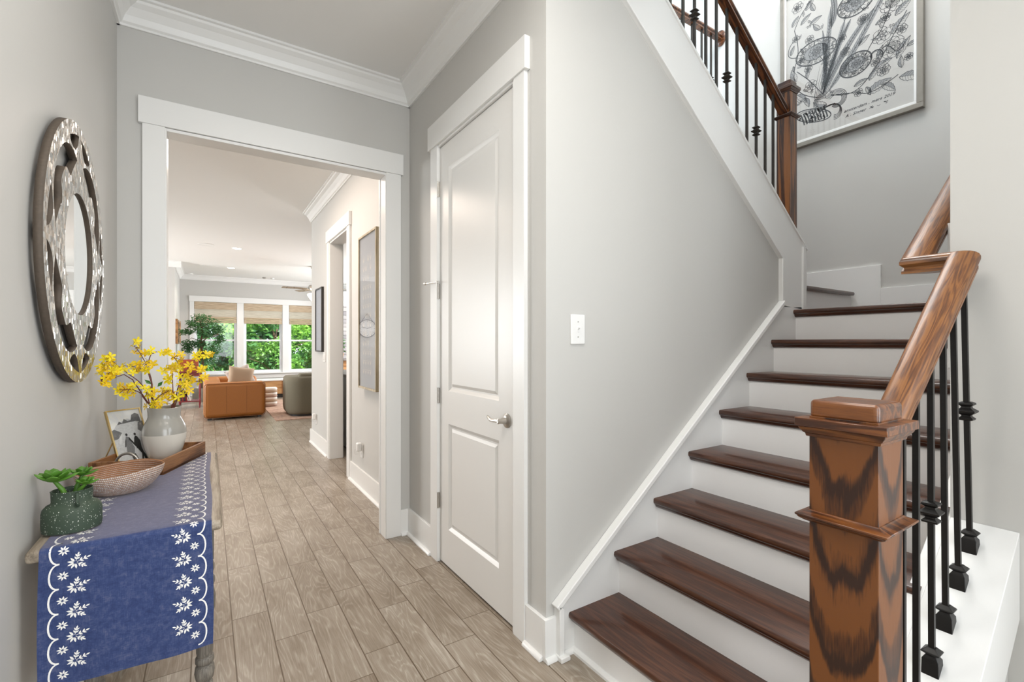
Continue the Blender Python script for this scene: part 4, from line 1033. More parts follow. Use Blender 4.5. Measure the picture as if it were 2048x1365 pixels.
# ---------------------------------------------------------------- flowering branches
BR=[([(-0.196,2.44,1.021),(-0.205,2.426,1.061),(-0.213,2.411,1.1),(-0.232,2.397,1.131),(-0.264,2.383,1.163),(-0.294,2.369,1.196),(-0.311,2.354,1.218),(-0.319,2.34,1.225)],[(-0.311,2.34,1.232),(-0.327,2.34,1.223),(-0.339,2.34,1.196),(-0.318,2.34,1.207),(-0.303,2.34,1.195),(-0.323,2.34,1.186),(-0.296,2.34,1.18),(-0.267,2.353,1.176),(-0.247,2.364,1.166),(-0.203,2.405,1.095),(-0.202,2.413,1.074),(-0.216,2.398,1.104)]),([(-0.206,2.44,1.022),(-0.222,2.424,1.067),(-0.235,2.407,1.104),(-0.25,2.391,1.138),(-0.275,2.375,1.161),(-0.295,2.359,1.153),(-0.311,2.342,1.146),(-0.326,2.326,1.15),(-0.335,2.31,1.146)],[(-0.331,2.31,1.183),(-0.305,2.31,1.18),(-0.338,2.31,1.172),(-0.326,2.31,1.155),(-0.314,2.31,1.15),(-0.333,2.31,1.137),(-0.321,2.31,1.13),(-0.307,2.31,1.159),(-0.283,2.319,1.172),(-0.296,2.313,1.165),(-0.242,2.365,1.12),(-0.21,2.414,1.027)]),([(-0.2,2.44,1.021),(-0.222,2.42,1.075),(-0.24,2.4,1.092),(-0.26,2.38,1.102),(-0.284,2.36,1.103)],[(-0.297,2.376,1.102),(-0.283,2.38,1.116),(-0.276,2.387,1.095),(-0.265,2.39,1.104),(-0.29,2.382,1.087),(-0.269,2.392,1.08),(-0.251,2.399,1.083),(-0.252,2.395,1.101)]),([(-0.192,2.44,1.021),(-0.192,2.443,1.091),(-0.196,2.446,1.137),(-0.207,2.449,1.178),(-0.225,2.451,1.226),(-0.239,2.454,1.254),(-0.245,2.457,1.266),(-0.257,2.46,1.271)],[(-0.246,2.46,1.291),(-0.259,2.46,1.274),(-0.253,2.46,1.246),(-0.238,2.46,1.266),(-0.226,2.46,1.241),(-0.211,2.456,1.2),(-0.188,2.446,1.086)]),([(-0.19,2.44,1.02),(-0.194,2.436,1.117),(-0.204,2.432,1.178),(-0.201,2.429,1.219),(-0.193,2.425,1.241),(-0.178,2.421,1.249),(-0.16,2.418,1.246),(-0.135,2.414,1.241),(-0.117,2.41,1.223)],[(-0.198,2.41,1.245),(-0.202,2.415,1.211),(-0.194,2.416,1.199),(-0.16,2.411,1.244),(-0.143,2.41,1.248),(-0.135,2.41,1.241),(-0.123,2.412,1.223),(-0.104,2.41,1.235),(-0.102,2.414,1.197),(-0.092,2.411,1.212)]),([(-0.194,2.44,1.021),(-0.193,2.43,1.118),(-0.204,2.42,1.164),(-0.227,2.41,1.187),(-0.251,2.4,1.191),(-0.271,2.39,1.194)],[(-0.28,2.391,1.194),(-0.251,2.396,1.198),(-0.239,2.397,1.198),(-0.228,2.398,1.2),(-0.24,2.403,1.171),(-0.226,2.403,1.175),(-0.213,2.404,1.18),(-0.205,2.406,1.172),(-0.195,2.429,1.067)]),([(-0.126,2.44,1.024),(-0.114,2.445,1.045),(-0.123,2.45,1.082),(-0.125,2.455,1.139),(-0.125,2.46,1.164),(-0.136,2.465,1.175),(-0.155,2.47,1.165)],[(-0.145,2.445,1.032),(-0.139,2.447,1.049),(-0.125,2.45,1.059),(-0.118,2.45,1.045),(-0.127,2.451,1.072),(-0.136,2.462,1.175),(-0.125,2.464,1.185),(-0.115,2.465,1.19),(-0.119,2.462,1.169),(-0.146,2.462,1.178),(-0.159,2.46,1.165),(-0.138,2.457,1.139),(-0.142,2.456,1.129)]),([(-0.122,2.44,1.023),(-0.113,2.43,1.047),(-0.092,2.42,1.075),(-0.079,2.41,1.101),(-0.062,2.4,1.119),(-0.031,2.39,1.123),(-0.016,2.38,1.134)],[(-0.068,2.399,1.106),(-0.074,2.403,1.088),(-0.085,2.408,1.068),(-0.016,2.381,1.134),(-0.027,2.386,1.118),(-0.051,2.391,1.129)]),([(-0.118,2.44,1.023),(-0.107,2.44,1.087),(-0.097,2.44,1.138),(-0.076,2.44,1.166),(-0.054,2.44,1.203),(-0.032,2.44,1.226),(-0.017,2.44,1.231),(0.006,2.44,1.241)],[(-0.099,2.44,1.175),(-0.088,2.44,1.18),(-0.063,2.44,1.19),(-0.058,2.44,1.171),(-0.088,2.44,1.138),(-0.045,2.44,1.234),(-0.03,2.44,1.242),(-0.041,2.44,1.221),(-0.023,2.44,1.228),(-0.006,2.44,1.231),(0.006,2.44,1.241)]),([(-0.186,2.44,1.023),(-0.179,2.427,1.051),(-0.158,2.415,1.074),(-0.141,2.402,1.082),(-0.132,2.39,1.092)],[(-0.18,2.435,1.04),(-0.171,2.433,1.05),(-0.186,2.437,1.026),(-0.167,2.438,1.022),(-0.15,2.428,1.065),(-0.156,2.424,1.088),(-0.14,2.421,1.093)]),([(-0.114,2.44,1.023),(-0.099,2.432,1.087),(-0.071,2.424,1.138),(-0.04,2.416,1.153),(-0.021,2.408,1.169),(-0.005,2.4,1.179)],[(-0.07,2.408,1.152),(-0.062,2.408,1.134),(-0.075,2.41,1.139),(-0.083,2.414,1.111),(-0.092,2.415,1.117),(-0.096,2.419,1.088),(-0.105,2.423,1.057),(-0.021,2.4,1.174),(-0.008,2.4,1.177),(-0.025,2.4,1.164)])]
def blossom_mesh(r, seed):
    rnd = random.Random(seed); bm = bm_()
    n = 5
    for k in range(n):
        a = 2*PI*k/n+rnd.uniform(-.12, .12); L = r*rnd.uniform(.9, 1.1); w = r*0.50
        d_ = Vector((math.cos(a), math.sin(a), 0)); s_ = Vector((-math.sin(a), math.cos(a), 0)); rise = rnd.uniform(.15, .5)
        c0 = bm.verts.new((0, 0, 0)); l1 = bm.verts.new(d_*L*.30+s_*w*.32+Vector((0, 0, rise*r*.3))); r1 = bm.verts.new(d_*L*.30-s_*w*.32+Vector((0, 0, rise*r*.3)))
        m1 = bm.verts.new(d_*L*.55+Vector((0, 0, rise*r*.34))); l2 = bm.verts.new(d_*L*.62+s_*w*.5+Vector((0, 0, rise*r*.55))); r2 = bm.verts.new(d_*L*.62-s_*w*.5+Vector((0, 0, rise*r*.55)))
        tpv = bm.verts.new(d_*L+Vector((0, 0, rise*r*.5)))
        bm.faces.new((c0, r1, m1, l1)); bm.faces.new((l1, m1, l2)); bm.faces.new((r1, r2, m1)); bm.faces.new((m1, r2, tpv)); bm.faces.new((m1, tpv, l2))
    tube(bm, [(0, 0, -r*.35), (0, 0, 0.0)], [r*.07, r*.16], 6)
    me = bpy.data.meshes.new('blossom'); bm.to_mesh(me); bm.free()
    for p in me.polygons: p.use_smooth = False
    return me
BM = []
for i in range(6):
    me = blossom_mesh(0.0210, i); me.materials.append(M('petal' if i % 3 else 'petal_deep')); BM.append(me)
BL = ['upper branch of the pair sweeping left, massed with yellow blossoms at its tip', 'lower branch of the sweeping pair, its yellow blossoms nearest the mirror',
 'short yellow-flowered branch leaning left, lowest on the left side', 'tallest yellow-flowered branch, rising to a curl above the vase',
 'branch with a thin arching tip of sparse yellow blossoms over the vase', 'slim side branch of yellow blossoms reaching level to the left behind',
 'branch carrying the dense yellow cluster right above the vase rim', 'yellow-flowered branch reaching low to the right with a lone tip blossom',
 'branch with the highest yellow cluster on the right, before the window tree', 'shortest yellow-flowered branch curving just over the vase rim',
 'right-hand branch ending in yellow blossoms in front of the orange sofa corner']
rnd = random.Random(3)
for i, (stem, fl) in enumerate(BR):
    z_in = zv+0.05
    rootp = (vc[0]+rnd.uniform(-.01, .01), vc[1]+rnd.uniform(-.01, .01), z_in)
    t = thing('flowering_branch', BL[i], 'branch', rootp, 'yellow flowering branches in the vase')
    pts = [Vector(rootp)]
    # keep the first waypoint inside the vase mouth
    for j, p in enumerate(stem):
        q = Vector(p)
        if j == 0:
            dd = Vector((q.x-vc[0], q.y-vc[1], 0))
            if dd.length > 0.046: dd = dd.normalized()*0.046
            q = Vector((vc[0]+dd.x, vc[1]+dd.y, max(q.z, zv+0.216)))
        q.x = max(q.x, -0.365)
        pts.append(q)
    # smooth
    P2 = [pts[0]]
    for j in range(1, len(pts)):
        P2 += [pts[j-1].lerp(pts[j], .5)+Vector((rnd.uniform(-.002, .002), rnd.uniform(-.002, .002), rnd.uniform(-.002, .002))), pts[j]]
    n = len(P2)
    bm = bm_(); tube(bm, P2, [0.0026*(1-0.65*j/(n-1)) for j in range(n)], 6)
    for p in fl:
        q = Vector(p); q.x = max(q.x, -0.362); near = min(P2[2:], key=lambda v: (v-q).length)
        if (near-q).length > 0.004: tube(bm, [near, near.lerp(q, .5)+Vector((0, 0, .002)), q], [0.0011, 0.0009, 0.0008], 5)
    obj('stem', bm, 'stem_brown', t, smooth=True)
    fl2 = list(fl)
    for p in fl:
        if rnd.random() < 0.5: fl2.append((p[0]+rnd.uniform(-.012, .012), p[1]+rnd.uniform(-.012, .012), p[2]+rnd.uniform(-.012, .012)))
    for p in fl2:
        o = bpy.data.objects.new('blossom', BM[rnd.randrange(6)]); COL.objects.link(o); o.parent = t
        q = Vector(p); q.x = max(q.x, -0.362)
        o.location = q-Vector(rootp)
        o.rotation_euler = (rnd.uniform(.3, 1.7), rnd.uniform(-.7, .7), rnd.uniform(-1.2, 1.2)); s_ = rnd.uniform(.8, 1.1); o.scale = (s_, s_, s_)
    if i in (0, 6):
        q = Vector((-0.172, 2.40, 1.105)) if i == 0 else Vector((-0.078, 2.43, 1.112))
        for v, a in ((q, 0.9), (q+Vector((-.02, 0, .012)) if i == 0 else q+Vector((.004, 0, -.016)), 2.4)):
            bm = bm_(); d_ = Vector((math.cos(a), -0.15, math.sin(a))).normalized(); s_ = d_.cross(Vector((0, 1, 0))).normalized()
            L, w = 0.030, 0.014
            c = [bm.verts.new(v), bm.verts.new(v+d_*L*.45+s_*w*.5), bm.verts.new(v+d_*L), bm.verts.new(v+d_*L*.45-s_*w*.5), bm.verts.new(v+d_*L*.45+Vector((0, .003, 0)))]
            for f in ((0, 1, 4), (1, 2, 4), (2, 3, 4), (3, 0, 4)): bm.faces.new([c[x] for x in f])
            obj('leaf', bm, 'leaf_green', t)

# ---------------------------------------------------------------- tilted photo frame
fo = Vector((-0.292, 2.394, z0+0.0105)); fx = Vector((0.79, 0.613, 0)).normalized(); fu = Vector((-0.055, 0.072, 0.212)); FH = fu.length; fu.normalize(); fn = fx.cross(fu).normalized()
if fn.y > 0: fn = -fn
FWd = 0.130
pf = thing('photo_frame', 'thin brass frame leaning back with a black and white snapshot', 'picture frame', tuple(fo))
def fp(a, b, n=0.0): return fo+fx*a+fu*b+fn*n
def fbar(bm, a0, a1, b0, b1, n0, n1):
    loft(bm, [[fp(a0, b0, n0), fp(a1, b0, n0), fp(a1, b1, n0), fp(a0, b1, n0)], [fp(a0, b0, n1), fp(a1, b0, n1), fp(a1, b1, n1), fp(a0, b1, n1)]])
bm = bm_()
for q in ((0, FWd, 0, .005), (0, FWd, FH-.005, FH), (0, .005, .005, FH-.005), (FWd-.005, FWd, .005, FH-.005)): fbar(bm, *q, -0.006, 0.004)
obj('frame', bm, 'brass', pf)
bm = bm_(); fbar(bm, .004, FWd-.004, .004, FH-.004, -0.003, -0.001); prt = obj('print', bm, 'photo_white', pf)
def fpoly(bm, pts, n): 
    vs = [bm.verts.new(fp(.005+(FWd-.01)*a, .005+(FH-.01)*b, n)) for a, b in pts]
    f = bm.faces.new(vs)
    bmesh.ops.triangulate(bm, faces=[f])
bm = bm_(); fpoly(bm, [(0, .03), (.30, .02), (.72, .0), (1, 0), (1, .72), (.75, .80), (.55, .84), (.2, .74), (.0, .60)], -0.0006); obj('print_ground', bm, 'photo_light', pf)
bm = bm_(); fpoly(bm, [(0, .46), (.14, .47), (.24, .53), (.30, .58), (.20, .62), (.10, .66), (0, .64)], -0.0003); fpoly(bm, [(.22, .74), (.30, .80), (.38, .76), (.46, .84), (.56, .79), (.66, .80), (.72, .90), (.84, .93), (.95, .90), (.97, .74), (.8, .77), (.5, .755)], -0.0003); fpoly(bm, [(.9, .10), (1, .03), (1, .5), (.93, .3)], -0.0003); fpoly(bm, [(.8, .6), (1, .5), (1, .76), (.86, .74)], -0.0003); obj('print_trees', bm, 'photo_mid', pf)
bm = bm_(); fpoly(bm, [(.30, .18), (.34, .44), (.38, .50), (.46, .48), (.56, .26), (.50, .14), (.40, .15)], 0.0); obj('print_dress', bm, 'photo_dress', pf)
bm = bm_()
def disc(bm, a, b, ra, rb, n):
    fpoly(bm, [(a+ra*math.cos(2*PI*k/14), b+rb*math.sin(2*PI*k/14)) for k in range(14)], n)
disc(bm, .41, .53, .036, .026, 0.0002); disc(bm, .665, .52, .036, .026, 0.0002)
for q in ([(.60, .30), (.61, .44), (.66, .49), (.72, .47), (.78, .38), (.77, .25), (.62, .24)], [(.63, .25), (.72, .25), (.84, .10), (.86, .0), (.79, .0), (.77, .09)], [(.66, .25), (.77, .25), (.80, .14), (.74, .02), (.69, .02), (.73, .13)],
          [(.40, .15), (.46, .15), (.48, .03), (.43, .03)], [(.48, .14), (.53, .16), (.60, .05), (.56, .02)], [(.44, .44), (.60, .28), (.63, .30), (.47, .48)], [(.61, .43), (.56, .32), (.60, .29), (.65, .40)], [(.33, .42), (.28, .30), (.31, .30), (.37, .45)]): fpoly(bm, q, 0.0001)
obj('print_figures', bm, 'photo_dark', pf)
bm = bm_(); fbar(bm, .004, FWd-.004, .004, FH-.004, 0.0014, 0.0022); obj('glass', bm, 'picture_glass', pf)
bm = bm_(); a0 = fp(-0.001, FH*.42, -.004); ft = Vector((a0.x-0.030, a0.y+0.055, z0+0.0125)); ft.x = max(ft.x, -0.372)
a0b = fp(0.016, FH*.42, -.006)
tube(bm, [fp(-0.003, FH*.42, .002), Vector((fp(0, 0).x-0.058, fp(0, 0).y+0.03, z0+0.012))], 0.0024, 8); obj('easel_leg', bm, 'brass', pf, smooth=True); bm = bm_(); tube(bm, [fp(FWd*.8, FH*.5, -.006), Vector((fp(FWd*.8, 0).x-0.045, fp(FWd*.8, 0).y+0.075, z0+0.012))], 0.002, 8)
obj('easel_leg', bm, 'brass', pf, smooth=True)

# ---------------------------------------------------------------- big floral print on the stair landing wall (x = 4.25)
AX, AY0, AZ0 = 4.25, 2.119, 2.990       # inner left edge, inner bottom edge
AW, AH = 0.907, 1.30
ap = thing('framed_floral_print', 'large framed black ink floral drawing high on the stair landing wall', 'picture', (AX, AY0-AW/2, AZ0))
def ab(a, b, n=0.030): return Vector((AX-n, AY0-a, AZ0+b))
bm = bm_()
def abox(bm, a0, a1, b0, b1, n0, n1): box(bm, AX-n1, AX-n0, AY0-a1, AY0-a0, AZ0+b0, AZ0+b1)
for q in ((-.036, AW+.038, -.036, 0), (-.036, AW+.038, AH, AH+.036), (-.036, 0, 0, AH), (AW, AW+.038, 0, AH)): abox(bm, *q, 0.0005, 0.040)
obj('frame', bm, 'frame_silver', ap, bevel=0.003)
bm = bm_()
for q in ((0, AW, 0, .020), (0, AW, AH-.02, AH), (0, .016, .02, AH-.02), (AW-.016, AW, .02, AH-.02)): abox(bm, *q, 0.004, 0.037)
obj('liner', bm, 'art_mat', ap, bevel=0.002)
bm = bm_(); abox(bm, 0.012, AW-0.012, 0.012, AH-.012, 0.004, 0.028); obj('print', bm, 'art_paper', ap)
bm = bm_(); abox(bm, 0.010, AW-0.010, 0.014, AH-.014, 0.033, 0.035); obj('glass', bm, 'picture_glass', ap)
ink = bm_()
def rib(pts, w=0.0026, taper=False, bm=None, fn=None, n=0.0285):
    if bm is None: w = w*1.75
    bm = bm or ink; fn = fn or ab
    prev = None
    N = len(pts)
    for i, p in enumerate(pts):
        a = pts[max(0, i-1)]; b = pts[min(N-1, i+1)]
        dx, dy = b[0]-a[0], b[1]-a[1]; l = math.hypot(dx, dy) or 1
        ww = w*(1-0.75*i/(N-1)) if taper else w
        cur = (bm.verts.new(fn(p[0]-dy/l*ww/2, p[1]+dx/l*ww/2, n)), bm.verts.new(fn(p[0]+dy/l*ww/2, p[1]-dx/l*ww/2, n)))
        if prev: bm.faces.new((prev[0], cur[0], cur[1], prev[1]))
        prev = cur
def bez(p0, p1, p2, p3=None, n=14):
    out = []
    for i in range(n+1):
        u = i/n
        if p3 is None: x = [(1-u)**2*p0[k]+2*u*(1-u)*p1[k]+u*u*p2[k] for k in (0, 1)]
        else: x = [(1-u)**3*p0[k]+3*u*(1-u)**2*p1[k]+3*u*u*(1-u)*p2[k]+u**3*p3[k] for k in (0, 1)]
        out.append(tuple(x))
    return out
rnd = random.Random(11)
def fill(pts, bm=None, n=0.0282, fn=None):
    bm = bm or shade; fn = fn or ab
    c = bm.verts.new(fn(sum(p[0] for p in pts)/len(pts), sum(p[1] for p in pts)/len(pts), n)); V = [bm.verts.new(fn(p[0], p[1], n)) for p in pts]
    for i in range(len(V)): bm.faces.new((c, V[i], V[(i+1) % len(V)]))
shade = bm_()
def leaf(a, b, L, wd, ang, bend=0.2, veins=7, w=0.0018, sh=True):
    ca, sa = math.cos(ang), math.sin(ang)
    def P(u, v): 
        x = u*L; y = v+bend*L*u*(1-u)*0.9
        return (a+ca*x-sa*y, b+sa*x+ca*y)
    N = 12; pr = lambda u: wd*0.5*math.sin(PI*u**0.8)*(1+0.10*math.sin(u*34))
    top = [P(i/N, pr(i/N)) for i in range(N+1)]; bot = [P(i/N, -pr(i/N)) for i in range(N+1)]
    rib(top, w); rib(bot, w); rib([P(i/6, 0) for i in range(7)], w, True)
    if sh: fill(top+[P(i/N, 0) for i in range(N-1, 0, -1)])
    for k in range(veins):
        u = 0.12+0.75*k/veins
        for sg in (1, -1): rib([P(u, 0), P(min(1, u+.10), sg*pr(min(1, u+.12))*.86)], w*.55)
def flower(a, b, r, n=7, rot=0.0, rings=2, w=0.0018):
    for j in range(rings):
        R = r*(1-0.42*j)
        for k in range(n):
            th = rot+2*PI*k/n+j*PI/n
            c = (a+R*.55*math.cos(th), b+R*.55*math.sin(th))
            pts = []
            for i in range(13):
                u = i/12; ph = th-1.75+3.5*u
                pts.append((c[0]+R*.46*math.cos(ph)*(1+.07*math.sin(i*2.1)), c[1]+R*.46*math.sin(ph)))
            rib(pts, w)
            for v in (-.35, 0, .35): rib([(a+R*.22*math.cos(th+v*.5), b+R*.22*math.sin(th+v*.5)), (a+R*.62*math.cos(th+v*.55), b+R*.62*math.sin(th+v*.55))], w*.5)
    rib([(a+r*.14*math.cos(2*PI*i/12), b+r*.14*math.sin(2*PI*i/12)) for i in range(13)], w*1.3)
def disc_(a, b, ra, rb, rot, n=22):
    ca, sa = math.cos(rot), math.sin(rot)
    E = lambda s, th: (a+s*ra*math.cos(th)*ca-s*rb*math.sin(th)*sa, b+s*ra*math.cos(th)*sa+s*rb*math.sin(th)*ca)
    for s, w in ((1.0, .0042), (.95, .0015), (.60, .0026)): rib([E(s, 2*PI*i/48) for i in range(49)], w)
    fill([E(.6, 2*PI*i/24) for i in range(24)])
    for k in range(n):
        th = 2*PI*k/n; rib([E(.60, th), E(.95, th)], .0016 if k % 3 else .003)
        for j in range(3):
            th2 = th+rnd.uniform(.03, 2*PI/n-.05); s = rnd.uniform(.66, .90)
            q = E(s, th2); rr = rnd.uniform(.004, .008)
            rib([(q[0]+rr*math.cos(2*PI*i/6), q[1]+rr*math.sin(2*PI*i/6)) for i in range(7)], .0016)
    flower(*E(.05, .5), min(ra, rb)*.62, 8, rot)
def plume(p0, p1, p2, w, n=13):
    c = bez(p0, p1, p2, n=n*2); rib(c, .003)
    for i in range(1, n*2-1, 1):
        x, y = c[i]; dx, dy = c[i+1][0]-c[i-1][0], c[i+1][1]-c[i-1][1]; th = math.atan2(dy, dx); L = w*math.sin(PI*min(1, (i+2)/(2*n)))
        for sg in (1, -1):
            rib(bez((x, y), (x+.6*L*math.cos(th+sg*.9), y+.6*L*math.sin(th+sg*.9)), (x+L*math.cos(th+sg*.45), y+L*math.sin(th+sg*.45)), n=4), .0015)
    fill([c[0]]+[(c[i][0]+w*.45*math.cos(math.atan2(p2[1]-p0[1], p2[0]-p0[0])+PI/2), c[i][1]+w*.45*math.sin(math.atan2(p2[1]-p0[1], p2[0]-p0[0])+PI/2)) for i in range(4, 2*n-2)]+[c[-1]]+[(c[i][0]-w*.45*math.cos(math.atan2(p2[1]-p0[1], p2[0]-p0[0])+PI/2), c[i][1]-w*.45*math.sin(math.atan2(p2[1]-p0[1], p2[0]-p0[0])+PI/2)) for i in range(2*n-3, 3, -1)])
disc_(.247, .713, .155, .098, -.10); disc_(.530, .468, .108, .088, .15); disc_(.532, .950, .125, .100, 0.0)
flower(.769, .476, .075, 8); flower(.700, .600, .060, 6, .4); flower(.769, .820, .085, 9, .2, 3); flower(.711, .335, .042, 7); flower(.105, 1.165, .045, 6); flower(.09, .904, .030, 5); flower(.21, .448, .048, 6, .3); flower(.19, .60, .032, 6); flower(.30, 1.20, .06, 8); flower(.62, 1.19, .08, 9, .1, 3); flower(.80, 1.13, .05, 7)
flower(.46, .60, .035, 7); flower(.58, .79, .038, 8)
for q in ((.805, .236, .15, .065, -.35), (.790, .380, .15, .05, 1.0), (.76, .575, .15, .055, .75), (.61, .20, .16, .07, .35), (.70, .235, .12, .05, -.8), (.095, .540, .12, .05, 1.9), (.06, 1.02, .09, .035, .9), (.13, 1.00, .10, .035, .6), (.17, 1.10, .10, .04, .8), (.10, .42, .12, .05, -.9), (.16, .37, .10, .04, -1.2), (.64, .36, .13, .05, .3),
          (.13, .80, .06, .02, -1.2), (.07, .68, .05, .02, -1.5), (.60, .26, .08, .03, -1.2), (.78, .70, .12, .05, .6), (.20, .96, .10, .035, .3), (.37, 1.08, .12, .04, 1.2), (.72, 1.0, .13, .045, .9), (.45, 1.15, .10, .04, 1.7), (.52, .30, .10, .035, .2), (.31, .55, .08, .03, .5), (.68, .43, .10, .04, 1.3)): leaf(*q)
for q in (((.30, .33), (.42, .62), (.66, .84), .050), ((.30, .34), (.40, .66), (.46, .86), .036), ((.29, .35), (.34, .68), (.36, 1.02), .040), ((.33, .33), (.52, .55), (.74, .95), .045), ((.31, .34), (.33, .55), (.30, .86), .03), ((.30, .36), (.44, .75), (.50, .84), .032), ((.36, .84), (.42, 1.0), (.34, 1.20), .045)): plume(*q)
for k in range(9): rib(bez((.235+.010*k, .30), (.245+.013*k, .42), (.28+.030*k, .58+.01*k), n=12), .0028, True)
for q in ([(.26, .33), (.12, .40), (.06, .60), (.13, .80), (.08, .98)], [(.08, .98), (.12, 1.08), (.20, 1.15), (.28, 1.24)], [(.36, .31), (.50, .22), (.66, .36), (.80, .62), (.85, .70)], [(.36, .30), (.52, .26), (.64, .18), (.80, .26)], [(.30, .34), (.20, .50), (.15, .56), (.10, .62)], [(.57, .45), (.64, .60), (.70, .62), (.76, .80)], [(.70, .50), (.74, .52), (.80, .40), (.84, .48)], [(.10, .74), (.02, .76), (.04, .88), (.09, .90)]):
    p = q[0]
    for i in range(len(q)-2):
        m = ((q[i+1][0]+q[i+2][0])/2, (q[i+1][1]+q[i+2][1])/2) if i < len(q)-3 else q[i+2]
        rib(bez(p, q[i+1], m, n=10), .0034); p = m
for q in ((.33, .24, .12, .045, 2.6), (.12, .33, .10, .04, 2.4), (.47, .42, .09, .035, 1.5), (.36, .50, .10, .035, 2.0), (.62, .30, .10, .04, .9), (.82, .30, .09, .035, 1.6), (.86, .90, .10, .04, 2.0), (.28, .88, .09, .035, 2.2), (.18, .52, .08, .03, 1.4), (.42, .95, .09, .035, .4), (.66, .70, .10, .035, .2), (.85, .44, .07, .03, .2), (.05, .78, .08, .03, 1.2), (.55, .60, .09, .035, .6), (.24, 1.06, .09, .035, 1.9)): leaf(*q)
for q in ((.82, .58, .035), (.06, .50, .028), (.33, .62, .03), (.66, .42, .03), (.44, .72, .03), (.86, .36, .026), (.20, .84, .034), (.14, .70, .026), (.55, .24, .03), (.72, .72, .034)): flower(q[0], q[1], q[2], 6, q[0]*9)
# paisley and scroll at the foot
def spiral(a, b, r0, r1, t0, t1, w): rib([(a+(r0+(r1-r0)*i/26)*math.cos(t0+(t1-t0)*i/26), b+(r0+(r1-r0)*i/26)*math.sin(t0+(t1-t0)*i/26)) for i in range(27)], w)
for j in range(5): spiral(.40, .245, .10-.011*j, .045-.006*j, 2.6, -2.4, .0026)
for j in range(4): spiral(.30, .27, .085-.010*j, .05-.006*j, 1.2, 5.4, .0024)
for j in range(4): rib(bez((.30+.008*j, .22), (.46, .28-.01*j), (.47-.012*j, .08+.01*j), (.38, .10+.012*j), n=14), .0026)
E_ = lambda s, th: (.225+s*.135*math.cos(th), .195+s*.055*math.sin(th)-s*.045*math.cos(th))
rib([E_(1, 2*PI*i/40) for i in range(41)], .0045); rib([E_(.8, 2*PI*i/40) for i in range(41)], .002)
for i in range(70):
    th = rnd.uniform(0, 2*PI); s = rnd.uniform(.1, .9); p = E_(s, th); rib([p, (p[0]+rnd.uniform(-.012, .012), p[1]+rnd.uniform(-.014, .014))], .005)
for i in range(9): rib(bez((.13+.022*i, .24), (.15+.022*i, .19), (.16+.022*i, .14), n=4), .006)
spiral(.655, .47, .055, .02, -.6, 3.6, .005); spiral(.655, .47, .044, .015, -.6, 3.6, .0018)
for i in range(34):     # twigs with berries filling the gaps
    a, b = rnd.uniform(.06, .84), rnd.uniform(.30, 1.22); th = rnd.uniform(0, 2*PI)
    rib(bez((a, b), (a+.02*math.cos(th+.5), b+.02*math.sin(th+.5)), (a+.035*math.cos(th), b+.035*math.sin(th)), n=4), .0018)
    for s in (.5, 1): 
        q = (a+.035*s*math.cos(th)+.006*math.sin(th), b+.035*s*math.sin(th)-.006*math.cos(th)); rib([(q[0]+.006*math.cos(PI*i/3), q[1]+.006*math.sin(PI*i/3)) for i in range(7)], .002)
d_ = obj('drawing', ink, 'ink', ap); s_ = obj('drawing_shading', shade, 'ink_soft', ap)
def text_mesh(name, body, size, mat, parent, M4, shear=0.35, extrude=0.0):
    cu = bpy.data.curves.new(name, 'FONT'); cu.body = body; cu.size = size; cu.shear = shear; cu.extrude = extrude; cu.space_character = 1.1; cu.offset = 0.0006 if size < 0.05 else 0
    to = bpy.data.objects.new(name, cu); COL.objects.link(to); bpy.context.view_layer.update()
    me = bpy.data.meshes.new_from_object(to.evaluated_get(bpy.context.evaluated_depsgraph_get()))
    bpy.data.objects.remove(to); bpy.data.curves.remove(cu)
    bm = bmesh.new(); bm.from_mesh(me); bpy.data.meshes.remove(me); bmesh.ops.transform(bm, matrix=M4, verts=bm.verts)
    return obj(name, bm, mat, parent)
# local text x -> -Y, text y -> +Z, facing -X
RM = Matrix(((0, 0, -1, 0), (-1, 0, 0, 0), (0, 1, 0, 0), (0, 0, 0, 1)))
text_mesh('handwriting', 'amsterdam . mars 2019', 0.031, 'ink', ap, Matrix.Translation(ab(.452, .122, .0286)) @ RM)
text_mesh('handwriting', 'A . Singer', 0.031, 'ink', ap, Matrix.Translation(ab(.462, .080, .0286)) @ RM)
mk = bm_()
for (a, b) in ((.635, .088), (.725, .092)):
    for k in range(7):
        th = rnd.uniform(0, 6.28); rib([(a+rnd.uniform(-.012, .012), b+rnd.uniform(-.012, .012)), (a+.014*math.cos(th), b+.014*math.sin(th))], .003, bm=mk)
rib([(.67, .088), (.685, .082), (.69, .090)], .003, bm=mk)
obj('seal_marks', mk, 'ink', ap)

